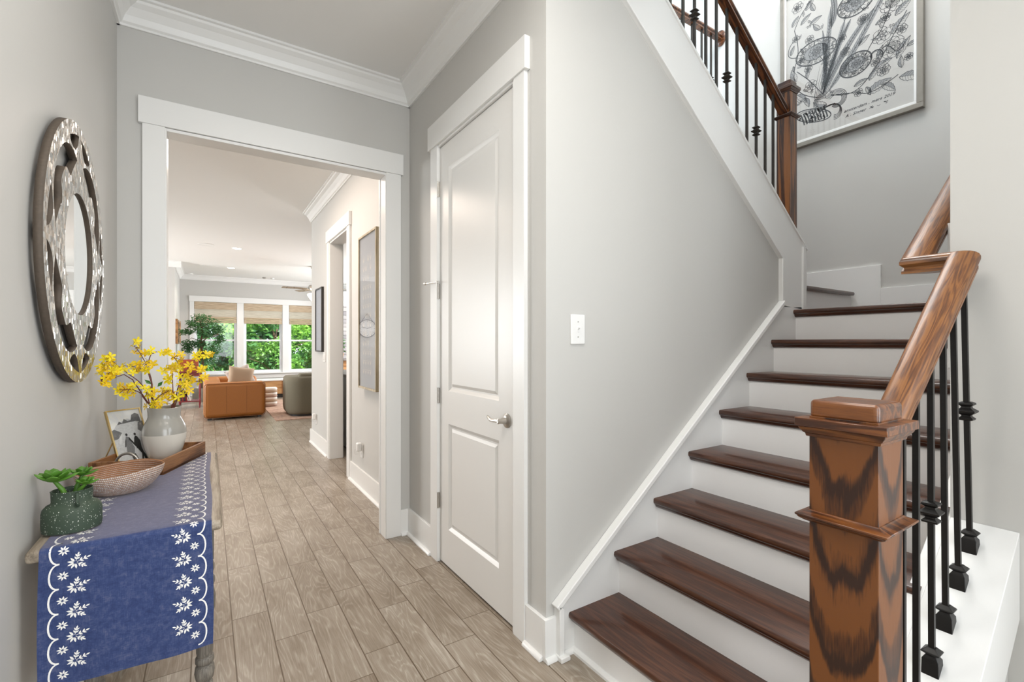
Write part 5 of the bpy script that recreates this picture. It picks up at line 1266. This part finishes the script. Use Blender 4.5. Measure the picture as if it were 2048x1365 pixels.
# ---------------------------------------------------------------- shadow-box print in the hall, on the wall x = 1.15
sb = thing('framed_geometric_print', 'tall print of pale triangles in a deep light oak frame in the hall', 'picture', (1.15, 3.88, 0.90))
SY0, SY1, SZ0, SZ1, SX = 3.630, 4.140, 0.905, 2.200, 1.098
bm = bm_()
for q in ((SY0, SY1, SZ0, SZ0+.016), (SY0, SY1, SZ1-.016, SZ1), (SY0, SY0+.016, SZ0+.016, SZ1-.016), (SY1-.016, SY1, SZ0+.016, SZ1-.016)): box(bm, SX, 1.149, *q)
obj('frame', bm, 'pale_oak', sb, bevel=0.001)
bm = bm_(); box(bm, 1.112, 1.118, SY0+.015, SY1-.015, SZ0+.015, SZ1-.015); obj('print', bm, 'print_grey', sb)
g = bm_(); gf = lambda a, b, n: Vector((1.1115-n, SY1-a, SZ0+b))
for c in range(4):
    for r in range(13):
        a0 = .125+c*.066; b0 = .16+r*.078; wt = .028; ht = .036
        if (c+r) % 7 == 6: continue
        rib([(a0, b0-ht), (a0+wt, b0), (a0, b0+ht), (a0-wt, b0), (a0, b0-ht)], .0035, bm=g, fn=gf, n=0.0004)
        rib([(a0-wt, b0), (a0+wt, b0)], .003, bm=g, fn=gf, n=0.0004); rib([(a0-wt*.5, b0+ht*.5), (a0, b0), (a0+wt*.5, b0+ht*.5)], .0025, bm=g, fn=gf, n=0.0004)
        fill([(a0-wt*.5, b0-ht*.5), (a0, b0-ht), (a0+wt*.5, b0-ht*.5), (a0, b0)], bm=g, fn=gf, n=0.0003)
obj('triangle_pattern', g, 'print_line', sb)
bm = bm_(); box(bm, 1.1025, 1.1045, SY0+.015, SY1-.015, SZ0+.015, SZ1-.015); obj('glass', bm, 'picture_glass', sb)
# wall clock on the kitchen-side wall, seen reflected in the print's glass
ck = thing('wall_clock', 'round white rope-hung clock, seen only as a reflection in the hall print glass', 'clock', (-1.19, 11.96, 1.70))
cy_ = 11.955
bm = bm_(); loft(bm, [[(-1.19+r*math.cos(2*PI*k/48), y, 1.68+r*math.sin(2*PI*k/48)) for k in range(48)] for y, r in ((cy_, .23), (cy_-.03, .23), (cy_-.03, .215), (cy_-.02, .212))]); obj('clock_case', bm, 'frame_black', ck)
bm = bm_(); loft(bm, [[(-1.19+r*math.cos(2*PI*k/48), y, 1.68+r*math.sin(2*PI*k/48)) for k in range(48)] for y, r in ((cy_-.018, .213), (cy_-.022, .213))]); obj('dial', bm, 'plastic_white', ck)
bm = bm_()
for k in range(12):
    a = k*PI/6; tube(bm, [(-1.19+.17*math.cos(a), cy_-.024, 1.68+.17*math.sin(a)), (-1.19+.20*math.cos(a), cy_-.024, 1.68+.20*math.sin(a))], 0.005, 6)
obj('hour_marks', bm, 'frame_black', ck)
for L, a in ((.15, .25), (.10, 2.9)):
    bm = bm_(); tube(bm, [(-1.19, cy_-.027, 1.68), (-1.19+L*math.cos(a), cy_-.027, 1.68+L*math.sin(a))], 0.006, 6); obj('hand', bm, 'frame_black', ck)
bm = bm_(); tube(bm, [(-1.40, cy_-.012, 1.76), (-1.19, cy_-.012, 2.06), (-0.98, cy_-.012, 1.76)], 0.007, 6); obj('hanging_rope', bm, 'frame_black', ck)
# small black frame further down the hall
kf = thing('framed_print', 'small black framed print on the hall wall beyond the kitchen opening', 'picture', (1.15, 6.02, 1.19))
bm = bm_()
for q in ((5.83, 6.21, 1.19, 1.205), (5.83, 6.21, 1.945, 1.96), (5.83, 5.845, 1.205, 1.945), (6.195, 6.21, 1.205, 1.945)): box(bm, 1.122, 1.149, *q)
obj('frame', bm, 'frame_black', kf)
bm = bm_(); box(bm, 1.132, 1.140, 5.845, 6.195, 1.205, 1.945); obj('print', bm, 'print_grey', kf)
bm = bm_()
gf2 = lambda a, b, n: Vector((1.1315-n, 6.19-a, 1.21+b))
for k in range(7): rib(bez((.02, .1*k+.02), (.15, .1*k+.07), (.33, .1*k+.01), n=8), .004, bm=bm, fn=gf2, n=0.0003)
obj('print_lines', bm, 'ink_soft', kf)
# three frames on the short return wall of the great room (x = -0.57)
for i, (yy, lb) in enumerate(((12.22, 'nearest of three wooden frames on the white wall end'), (12.78, 'middle one of three wooden frames on the white wall end'), (13.32, 'farthest of three wooden frames on the white wall end, by the window corner'))):
    w_ = thing('wall_frame', lb, 'picture', (-0.57, yy, 1.28), 'wooden frames on the return wall')
    bm = bm_()
    for q in ((yy, yy+.36, 1.29, 1.33), (yy, yy+.36, 1.78, 1.82), (yy, yy+.04, 1.33, 1.78), (yy+.32, yy+.36, 1.33, 1.78)): box(bm, -0.569, -0.535, *q)
    obj('frame', bm, 'honey_wood' if i != 1 else 'weathered_wood', w_)
    bm = bm_(); box(bm, -0.569, -0.555, yy+.04, yy+.32, 1.33, 1.78); obj('print', bm, 'art_mat', w_)

# ---------------------------------------------------------------- windows, shades
for i, (a, b) in enumerate(WX):
    bm = bm_()
    for q in ((a, a+.035, .53, 2.35), (b-.035, b, .53, 2.35), (a+.035, b-.035, .53, .560), (a+.035, b-.035, 2.32, 2.35)): box(bm, q[0], q[1], 14.06, 14.15, q[2], q[3])
    wn = struct('window_%d' % (i+1), bm, 'vinyl_white', 0.002)
    BASE.setdefault(wn.name, Vector((0, 0, 0)))
    bm = bm_()
    for q in ((a+.035, a+.065, .56, 1.36), (b-.065, b-.035, .56, 1.36), (a+.065, b-.065, .56, .60), (a+.035, b-.035, 1.36, 1.405)): box(bm, q[0], q[1], 14.075, 14.105, q[2], q[3])
    obj('lower_sash', bm, 'vinyl_white', wn)
    bm = bm_()
    for q in ((a+.035, a+.065, 1.405, 2.32), (b-.065, b-.035, 1.405, 2.32), (a+.065, b-.065, 2.28, 2.32)): box(bm, q[0], q[1], 14.11, 14.14, q[2], q[3])
    obj('upper_sash', bm, 'vinyl_white', wn)
    bm = bm_(); box(bm, a+.05, b-.05, 14.088, 14.092, .58, 1.38); obj('pane', bm, 'window_glass', wn)
    bm = bm_(); box(bm, a+.05, b-.05, 14.123, 14.127, 1.38, 2.30); obj('pane', bm, 'window_glass', wn)
    sh = thing('woven_shade', ['woven reed shade pulled part way up in the left window behind the indoor tree', 'woven reed shade pulled part way up in the middle window', 'woven reed shade in the right window, partly hidden by the hall wall'][i], 'window shade', ((a+b)/2, 14.05, 2.35), 'reed shades over the back windows')
    bm = bm_(); box(bm, a+.005, b-.005, 14.030, 14.036, 2.165, 2.345); obj('valance', bm, 'reed_shade', sh)
    bm = bm_(); box(bm, a+.010, b-.010, 14.045, 14.048, 1.95, 2.20); obj('woven_panel', bm, 'reed_open', sh)
    bm = bm_()
    for k in range(4): box(bm, a+.010, b-.010, 14.032-0.003*k, 14.052, 1.822+.040*k, 1.858+.040*k)
    obj('folds', bm, 'reed_shade', sh, bevel=0.008)

# ---------------------------------------------------------------- ceiling fittings
for x, y, lb in ((0.443, 9.71, 'lit recessed ceiling light nearer the hall'), (0.443, 12.26, 'lit recessed ceiling light nearer the windows')):
    t = thing('recessed_light', lb, 'ceiling light', (x, y, HC))
    bm = bm_(); lathe(bm, [(.070, HC-.001), (.072, HC-.006), (.088, HC-.005), (.092, HC-.0005)], x, y, 32); obj('trim_ring', bm, 'plastic_white', t, smooth=True)
    bm = bm_(); lathe(bm, [(.001, HC-.0025), (.071, HC-.0025)], x, y, 32); obj('lens', bm, 'lamp_glow', t)
    l = bpy.data.lights.new('recessed_lamp', 'SPOT'); l.energy = 30; l.color = (1, .88, .75); l.spot_size = 2.4; l.shadow_soft_size = .07
    lo = bpy.data.objects.new('recessed_lamp', l); COL.objects.link(lo); lo.location = (x, y, HC-.02)
for x, y, lb in ((-0.022, 9.61, 'round white ceiling speaker nearer the hall'), (-0.027, 12.17, 'round white ceiling speaker nearer the windows')):
    t = thing('ceiling_speaker', lb, 'speaker', (x, y, HC))
    bm = bm_(); lathe(bm, [(.105, HC-.006), (.112, HC-.007), (.120, HC-.0005)], x, y, 36); obj('rim', bm, 'plastic_white', t, smooth=True)
    bm = bm_(); lathe(bm, [(.001, HC-.005), (.106, HC-.005)], x, y, 36); obj('grille', bm, 'ceiling_paint', t)
for x, y, r, lb in ((-0.35, 13.72, .06, 'white round smoke detector in the far left ceiling corner'), (1.22, 13.55, .04, 'grey sprinkler disc on the ceiling before the middle window'), (1.42, 13.6, .045, 'white sprinkler disc right of the grey one')):
    t = thing('smoke_detector' if r == .06 else 'sprinkler_cover', lb, 'ceiling fitting', (x, y, HC))
    bm = bm_(); lathe(bm, [(.001, HC-.032), (r*.7, HC-.030), (r, HC-.02), (r, HC-.0005)], x, y, 24); obj('cover', bm, 'plastic_white' if r != .04 else 'pewter', t, smooth=True)
# ceiling fan
fx_, fy_ = 1.99, 11.1
fan = thing('ceiling_fan', 'ceiling fan with thin blades and a glowing glass bowl light', 'ceiling fan', (fx_, fy_, HC))
bm = bm_(); lathe(bm, [(.001, HC-.001), (.075, HC-.001), (.07, HC-.04), (.02, HC-.07), (.012, HC-.09), (.012, 2.62), (.03, 2.60), (.11, 2.585), (.125, 2.53), (.11, 2.48), (.06, 2.46), (.06, 2.43), (.07, 2.41), (.001, 2.41)], fx_, fy_, 28); obj('motor', bm, 'pewter', fan, smooth=True)
for k in range(5):
    a = PI+0.10+k*2*PI/5; c_, s__ = math.cos(a), math.sin(a)
    bm = bm_(); R0, R1, w = .16, .66, .065
    q = []
    for r, ww in ((R0, .03), (.24, w), (.5, w*1.08), (R1, w*.9)):
        q.append([(fx_+c_*r-s__*ww, fy_+s__*r+c_*ww, 2.505+.010), (fx_+c_*r+s__*ww, fy_+s__*r-c_*ww, 2.505-.010), (fx_+c_*r+s__*ww, fy_+s__*r-c_*ww, 2.499-.010), (fx_+c_*r-s__*ww, fy_+s__*r+c_*ww, 2.499+.010)])
    loft(bm, q); bl = obj('blade', bm, 'weathered_wood', fan)
    bm = bm_(); tube(bm, [(fx_+c_*.09, fy_+s__*.09, 2.50), (fx_+c_*.22, fy_+s__*.22, 2.495)], .012, 8); obj('blade_arm', bm, 'pewter', bl)
bm = bm_(); lathe(bm, [(.068, 2.415), (.135, 2.40), (.150, 2.375), (.125, 2.33), (.07, 2.25), (.03, 2.20), (.012, 2.19), (.001, 2.185)], fx_, fy_, 28); obj('glass_bowl', bm, 'bowl_glow', fan, smooth=True)

# ---------------------------------------------------------------- living room furniture
def cushion(bm, x0, x1, y0, y1, z0, z1, puff=0.02, n=8):
    vs = box(bm, x0, x1, y0, y1, z0, z1)
so = thing('sofa', 'camel orange leather sofa seen from its side beside the windows', 'sofa', (0.40, 10.2, 0.0))
bm = bm_(); box(bm, -0.05, 0.86, 9.30, 9.56, 0.035, 0.625); obj('arm', bm, 'leather', so, bevel=0.065, seg=5)
bm = bm_(); box(bm, -0.05, 0.86, 11.05, 11.31, 0.035, 0.625); obj('arm', bm, 'leather', so, bevel=0.065, seg=5)
bm = bm_(); box(bm, -0.06, 0.20, 9.53, 11.08, 0.035, 0.630); obj('back', bm, 'leather', so, bevel=0.06, seg=5)
bm = bm_(); box(bm, 0.19, 0.88, 9.55, 10.31, 0.05, 0.40); obj('seat_cushion', bm, 'leather', so, bevel=0.05, seg=4)
bm = bm_(); box(bm, 0.19, 0.88, 10.31, 11.06, 0.05, 0.40); obj('seat_cushion', bm, 'leather', so, bevel=0.05, seg=4)
bm = bm_(); fr = 9.300
def rr(x0, x1, z0, z1, r, n=5):
    out = []
    for cx, cz2, a0 in ((x1-r, z1-r, 0), (x0+r, z1-r, PI/2), (x0+r, z0+r, PI), (x1-r, z0+r, 3*PI/2)):
        for i in range(n+1): a = a0+PI/2*i/n; out.append((cx+r*math.cos(a), cz2+r*math.sin(a)))
    return out
tube(bm, [(x, fr+0.012, z) for x, z in rr(-0.046, 0.856, 0.039, 0.612, .05)]+[(0.856, fr+.012, .562)], .0055, 6); obj('piping', bm, 'leather_seam', so)
for xx in (0.27, 0.57):
    bm = bm_(); tube(bm, [(xx, fr-.0005, .09), (xx, fr-.0005, .57)], .0018, 5); obj('seam', bm, 'leather_seam', so)
for x, y in ((0.03, 9.38), (0.77, 9.38), (0.03, 11.2), (0.77, 11.2)):
    bm = bm_(); box(bm, x-.03, x+.03, y-.03, y+.03, 0, .045); obj('foot', bm, 'black_plastic', so)
def pillow(label, mat, cx, cy, cz0, s, th, rz, tilt):
    me = bpy.data.meshes.new('pillow'); bm = bm_()
    N = 12; top = []; bot = []
    for i in range(N+1):
        r1, r2 = [], []
        for j in range(N+1):
            u, v = i/N*2-1, j/N*2-1
            e = (1-u**4)*(1-v**4); pin = 1-0.10*(1-abs(u))*(abs(v)**3) if abs(v) > .5 else 1
            x = u*s/2*(1-0.08*(1-v*v)*abs(u)**2); z = v*s/2*(1-0.08*(1-u*u)*abs(v)**2)
            y = th/2*e**.5
            r1.append(bm.verts.new((x, y, z))); r2.append(bm.verts.new((x, -y, z)) if 0 < i < N and 0 < j < N else r1[-1])
        top.append(r1); bot.append(r2)
    for i in range(N):
        for j in range(N):
            bm.faces.new((top[i][j], top[i+1][j], top[i+1][j+1], top[i][j+1]))
            try: bm.faces.new((bot[i][j], bot[i][j+1], bot[i+1][j+1], bot[i+1][j]))
            except Exception: pass
    bmesh.ops.recalc_face_normals(bm, faces=bm.faces)
    bm.to_mesh(me); bm.free(); me.materials.append(M(mat))
    for p in me.polygons: p.use_smooth = True
    o = bpy.data.objects.new('pillow', me); COL.objects.link(o); o.location = (cx, cy, cz0+s/2*math.cos(tilt)); o.rotation_euler = (tilt, rz*1.4, 0.15)
    BASE[o.name] = o.location.copy()
    return tag(o, label, 'pillow')
pillow('tan linen throw pillow leaning on the orange sofa arm, in front', 'pillow_linen', 0.50, 9.70, 0.47, 0.42, 0.14, 0.12, -0.30)
pillow('pale striped throw pillow behind the tan pillow on the orange sofa', 'pillow_light', 0.52, 9.98, 0.45, 0.42, 0.13, -0.25, -0.25)
# grey barrel chair
gc = thing('armchair', 'grey-brown rounded fabric armchair half hidden by the hall wall', 'armchair', (1.70, 9.25, 0.0))
bm = bm_()
rr2 = [(x, y) for x, y in rr(1.165, 2.20, 8.85, 9.80, .26, 9)]
loft(bm, [[(1.68+(x-1.68)*s, 9.33+(y-9.33)*s, z) for x, y in rr2] for s, z in ((.93, .05), (.975, .09), (.995, .16), (1.0, .35), (.995, .60), (.975, .675), (.93, .700), (.80, .702))]); obj('shell', bm, 'grey_wool', gc, smooth=True, angle=70)
bm = bm_(); box(bm, 1.36, 2.10, 9.02, 9.26, .60, .755); obj('back_cushion', bm, 'grey_wool', gc, bevel=0.055, seg=4)
bm = bm_(); loft(bm, [[(1.68+(x-1.68)*s, 9.33+(y-9.33)*s, z) for x, y in rr2] for s, z in ((.86, 0.012), (.86, .055))]); obj('swivel_base', bm, 'black_plastic', gc)
# rug
bm = bm_(); box(bm, 0.955, 3.6, 8.66, 11.9, 0.0005, 0.011); tag(obj('area_rug', bm, 'rug_wool', None, loc=(2.2, 10.0, 0)), 'faded beige and rose patterned area rug under the grey armchair', 'rug')
# pouf
pu = thing('pouf', 'white and brown striped knitted pouf between sofa and armchair', 'pouf', (0.985, 10.75, 0.011))
rr3 = rr(0.93, 1.205, 10.62, 10.90, .09, 5)
for k in range(8):
    z = .012+.047*k
    bm = bm_(); bulge = .012 if k % 2 == 0 else 0.0
    loft(bm, [[(1.065+(x-1.065)*s, 10.76+(y-10.76)*s, zz) for x, y in rr3] for s, zz in ((.94, z), (.985+bulge, z+.010), (1.0+bulge, z+.026), (.985+bulge, z+.040), (.93, z+.050))]); obj('band', bm, 'pouf_white' if k % 2 else ('pouf_brown' if k in (0, 4) else 'pillow_linen'), pu, smooth=True, angle=80)
# wooden storage bench under the windows
be = thing('storage_bench', 'long honey wood bench chest with a white top under the windows', 'bench', (1.9, 12.9, 0.0))
bm = bm_(); box(bm, .85, 3.1, 12.45, 12.95, .09, .405); obj('chest_body', bm, 'honey_wood', be, bevel=0.004)
bm = bm_(); box(bm, .88, 3.07, 12.48, 12.92, 0, .09); obj('plinth', bm, 'black_plastic', be)
bm = bm_(); box(bm, .83, 3.12, 12.43, 12.97, .405, .435); obj('top', bm, 'plastic_white', be, bevel=0.004)
for x in (1.5, 2.2):
    bm = bm_(); box(bm, x, x+.012, 12.444, 12.452, .10, .40); obj('door_gap', bm, 'leather_seam', be)
# red side table, its cabinet radio, books
rt = thing('side_table', 'dark red spindle-leg side table with a lower shelf beside the sofa', 'side table', (-0.29, 11.5, 0.0))
bm = bm_(); box(bm, -.50, -.09, 11.30, 11.70, .715, .740); obj('tabletop', bm, 'red_paint', rt, bevel=0.004)
bm = bm_(); box(bm, -.47, -.12, 11.33, 11.67, .64, .715); obj('apron', bm, 'red_paint', rt)
bm = bm_(); box(bm, -.475, -.115, 11.32, 11.68, .125, .145); obj('shelf', bm, 'red_paint', rt)
for x, y in ((-.46, 11.34), (-.13, 11.34), (-.46, 11.66), (-.13, 11.66)):
    bm = bm_(); lathe(bm, [(.010, 0), (.014, .05), (.018, .11), (.018, .16), (.011, .18), (.016, .22), (.016, .50), (.010, .52), (.018, .55), (.010, .575), (.018, .60), (.010, .62), (.018, .64), (.018, .715)], x, y, 14, cap=True); obj('leg', bm, 'red_paint', rt, smooth=True)
bx = thing('wooden_radio', 'orange-red wooden cabinet radio on the red side table', 'radio', (-0.31, 11.5, 0.7405))
bm = bm_(); box(bm, -.48, -.15, 11.38, 11.62, .741, .97); obj('cabinet', bm, 'red_wood', bx, bevel=0.006)
for k in range(4):
    bm = bm_(); box(bm, -.30+.03*k, -.288+.03*k, 11.374, 11.382, .80, .91); obj('grille_slot', bm, 'leather_seam', bx)
for i, (x, w, m, ln) in enumerate(((-.445, .03, 'books_dark', 0), (-.412, .022, 'books_red', 0), (-.387, .03, 'books_dark', .0), (-.354, .028, 'books_red', .0), (-.322, .02, 'books_white', .25), (-.288, .025, 'books_white', .3))):
    me = bpy.data.meshes.new('book'); b2 = bm_(); box(b2, -w/2, w/2, -.08, .08, 0, .21-.008*i); b2.to_mesh(me); b2.free(); me.materials.append(M(m))
    o = bpy.data.objects.new('book', me); COL.objects.link(o); o.location = (x, 11.46, .147); o.rotation_euler = (0, -ln, 0)
    BASE[o.name] = o.location.copy()
    tag(o, ['leftmost black book on the red table shelf', 'slim red book second from the left on the red table shelf', 'thick black book in the middle of the red table shelf', 'red book beside the white books on the red table shelf', 'first white book leaning on the red table shelf', 'rightmost white book leaning on the red table shelf'][i], 'book', 'books on the red side table shelf')

# ---------------------------------------------------------------- indoor tree
def leaves_mesh(bm, blobs, n, size, rnd, ar=0.5, xmin=None):
    for _ in range(n):
        c, r = blobs[rnd.randrange(len(blobs))]
        while True:
            v = Vector((rnd.uniform(-1, 1), rnd.uniform(-1, 1), rnd.uniform(-1, 1)))
            if v.length <= 1: break
        v = v*(0.55+0.45*v.length)
        p = Vector(c)+Vector((v.x*r[0], v.y*r[1], v.z*r[2]))
        if xmin is not None: p.x = max(p.x, xmin)
        d1 = Vector((rnd.gauss(0, 1), rnd.gauss(0, 1), rnd.gauss(0, .5)-.3)).normalized(); d2 = d1.cross(Vector((rnd.gauss(0, 1), rnd.gauss(0, 1), rnd.gauss(0, 1)))).normalized()
        L = size*rnd.uniform(.7, 1.3); w = L*ar
        a = [bm.verts.new(p), bm.verts.new(p+d1*L*.5+d2*w*.5), bm.verts.new(p+d1*L), bm.verts.new(p+d1*L*.5-d2*w*.5)]
        bm.faces.new(a)
it = thing('indoor_tree', 'tall potted indoor tree with small drooping leaves beside the left window', 'house plant', (-0.12, 12.65, 0.0))
bm = bm_(); lathe(bm, [(.001, 0.001), (.15, 0.0), (.185, .06), (.19, .28), (.20, .30), (.17, .30), (.165, .26), (.001, .26)], -.10, 12.65, 28); obj('pot', bm, 'ceramic_grey', it, smooth=True)
bm = bm_(); tube(bm, [(-.10, 12.65, .25), (-.13, 12.65, .6), (-.07, 12.66, .95), (-.13, 12.64, 1.3), (-.09, 12.65, 1.55), (-.14, 12.64, 1.8)], [.032, .028, .026, .022, .017, .010], 8)
tube(bm, [(-.13, 12.64, 1.28), (-.02, 12.63, 1.42), (-.12, 12.64, 1.55)], [.014, .012, .008], 7); tube(bm, [(-.08, 12.66, .9), (-.16, 12.68, 1.1), (-.05, 12.65, 1.3)], [.016, .014, .012], 7)
for q in (((-.12, 12.64, 1.6), (-.30, 12.60, 1.72), (-.42, 12.6, 1.62)), ((-.12, 12.64, 1.65), (.06, 12.6, 1.78), (.2, 12.6, 1.70)), ((-.10, 12.65, 1.35), (-.3, 12.6, 1.42), (-.42, 12.6, 1.30)), ((-.10, 12.65, 1.1), (.1, 12.6, 1.25), (.2, 12.6, 1.1))): tube(bm, q, [.009, .006, .003], 6)
obj('trunk', bm, 'bark', it, smooth=True)
bm = bm_(); rl = random.Random(5)
leaves_mesh(bm, [((-.12, 12.62, 1.88), (.20, .18, .10)), ((.06, 12.60, 1.76), (.22, .2, .14)), ((-.27, 12.6, 1.74), (.13, .15, .12)), ((-.40, 12.6, 1.56), (.16, .15, .08)), ((-.12, 12.62, 1.62), (.2, .18, .12)), ((.22, 12.6, 1.62), (.12, .15, .12)), ((-.02, 12.6, 1.50), (.16, .15, .08)),
                 ((-.35, 12.6, 1.30), (.14, .14, .10)), ((-.18, 12.62, 1.30), (.16, .15, .10)), ((.12, 12.6, 1.18), (.18, .16, .18)), ((-.36, 12.6, 1.18), (.12, .12, .10)), ((.05, 12.6, .98), (.16, .14, .14)), ((.24, 12.6, 1.40), (.10, .1, .1))], 3000, .058, rl, .36, -0.49)
obj('foliage', bm, 'house_plant_leaf', it)

# ---------------------------------------------------------------- fireplace corner seen through the kitchen opening
fp_ = thing('stone_fireplace', 'grey stacked stone chimney breast glimpsed through the kitchen opening', 'fireplace', (3.3, 13.8, 0))
bm = bm_(); box(bm, 2.95, 4.6, 13.5, 14.045, 0, 2.35); obj('stone_face', bm, 'stacked_stone', fp_)
bm = bm_(); box(bm, 2.93, 4.62, 13.46, 14.045, 2.35, 2.75); obj('white_header', bm, 'trim_white', fp_)
cb = thing('sideboard', 'honey wood cabinet with a dark top glimpsed through the kitchen opening', 'cabinet', (3.0, 11.9, 0))
bm = bm_(); box(bm, 2.45, 3.5, 11.8, 12.15, .05, .88); obj('body', bm, 'honey_wood', cb, bevel=.004)
bm = bm_(); box(bm, 2.42, 3.53, 11.77, 12.18, .88, .91); obj('top', bm, 'counter_stone', cb)
pp = thing('potted_plant', 'green leafy plant in a brown pot on the sideboard glimpsed through the kitchen opening', 'house plant', (2.72, 11.95, .911))
bm = bm_(); lathe(bm, [(.001, .911), (.08, .911), (.11, 1.06), (.095, 1.06), (.001, 1.04)], 2.72, 11.95, 20); obj('pot', bm, 'honey_wood', pp, smooth=True)
bm = bm_(); leaves_mesh(bm, [((2.72, 11.95, 1.28), (.12, .1, .22))], 260, .09, rl, .3); obj('leaves', bm, 'leaf_green', pp)
ki = thing('kitchen_counter', 'dark stone topped kitchen counter inside the hall opening', 'counter', (1.7, 6.0, 0))
bm = bm_(); box(bm, 1.42, 2.1, 5.75, 6.9, 0.02, .88); obj('cabinet', bm, 'wall_paint', ki)
bm = bm_(); box(bm, 1.39, 2.13, 5.72, 6.93, .88, .915); obj('worktop', bm, 'counter_stone', ki)

# ---------------------------------------------------------------- outside: lawn and trees beyond the windows
bm = bm_(); box(bm, -30, 40, 14.3, 70, -.65, -.55); tag(obj('lawn_ground', bm, 'grass', None), kind='structure')
TL = ['dense dark green tree outside the left window', 'bright yellow-green tree with thin pale branches outside the middle window', 'mid green leafy tree outside the right window', 'tall tree filling the view behind the left and middle windows', 'tall tree filling the view behind the right window', 'low shrub outside at the foot of the left window']
spec = [(-0.6, 20.6, 3.2, 1, 9000), (2.0, 18.2, 2.7, 0, 8000), (4.3, 20.6, 3.2, 0, 9000), (0.3, 25.0, 5.0, 1, 7500), (6.0, 28.0, 5.6, 1, 7500), (3.2, 24.0, 5.0, 1, 7500), (0.2, 17.2, 0.9, 0, 2200)]
TL.insert(5, 'tall dark tree between the two other tall trees, behind the middle window')
for i, (x, y, h, dk, n) in enumerate(spec):
    t = thing('garden_shrub' if i == 6 else 'garden_tree', TL[i], 'shrub' if i == 6 else 'tree', (x, y, -.55))
    rt_ = random.Random(20+i)
    bm = bm_(); tube(bm, [(x, y, -.6), (x+.1, y, h*.3), (x-.1, y+.1, h*.7)], [.09, .06, .03] if i != 6 else [.02, .015, .01], 7)
    for k in range(9 if i != 6 else 0):
        a = rt_.uniform(0, 6.28); z_ = rt_.uniform(.1, h*.7); tube(bm, [(x, y, z_), (x+.5*math.cos(a), y+.5*math.sin(a), z_+.4), (x+1.0*math.cos(a), y+1.0*math.sin(a), z_+.6)], [.03, .018, .008], 5)
    obj('trunk', bm, 'bark', t)
    bm = bm_(); R = 1.25 if h < 4 else 2.6
    if i == 6: R = 1.0
    blobs = [((x+rt_.uniform(-R, R), y+rt_.uniform(-.8, .8), rt_.uniform(-.4, h)), (R*.42, R*.42, R*.36)) for _ in range(16 if h > 1 else 6)]
    if i == 6: blobs = [((x+rt_.uniform(-1, 1.2), y, rt_.uniform(-.4, .45)), (.5, .4, .35)) for _ in range(7)]
    leaves_mesh(bm, blobs, n, .125 if h < 4 else .33, rt_, .6); obj('foliage', bm, 'tree_leaf_dark' if dk else 'tree_leaf', t)

# ---------------------------------------------------------------- like things share a group
GR = {'wall_outlet': 'outlets on the hall wall', 'air_freshener': 'plug-in air fresheners in the hall', 'recessed_light': 'recessed ceiling lights', 'ceiling_speaker': 'round ceiling speakers',
      'pillow': 'throw pillows on the orange sofa', 'garden_tree': 'trees beyond the back windows', 'sprinkler_cover': 'sprinkler discs on the ceiling'}
for o in bpy.data.objects:
    if o.parent is None and o.name.split('.')[0] in GR: o['group'] = GR[o.name.split('.')[0]]
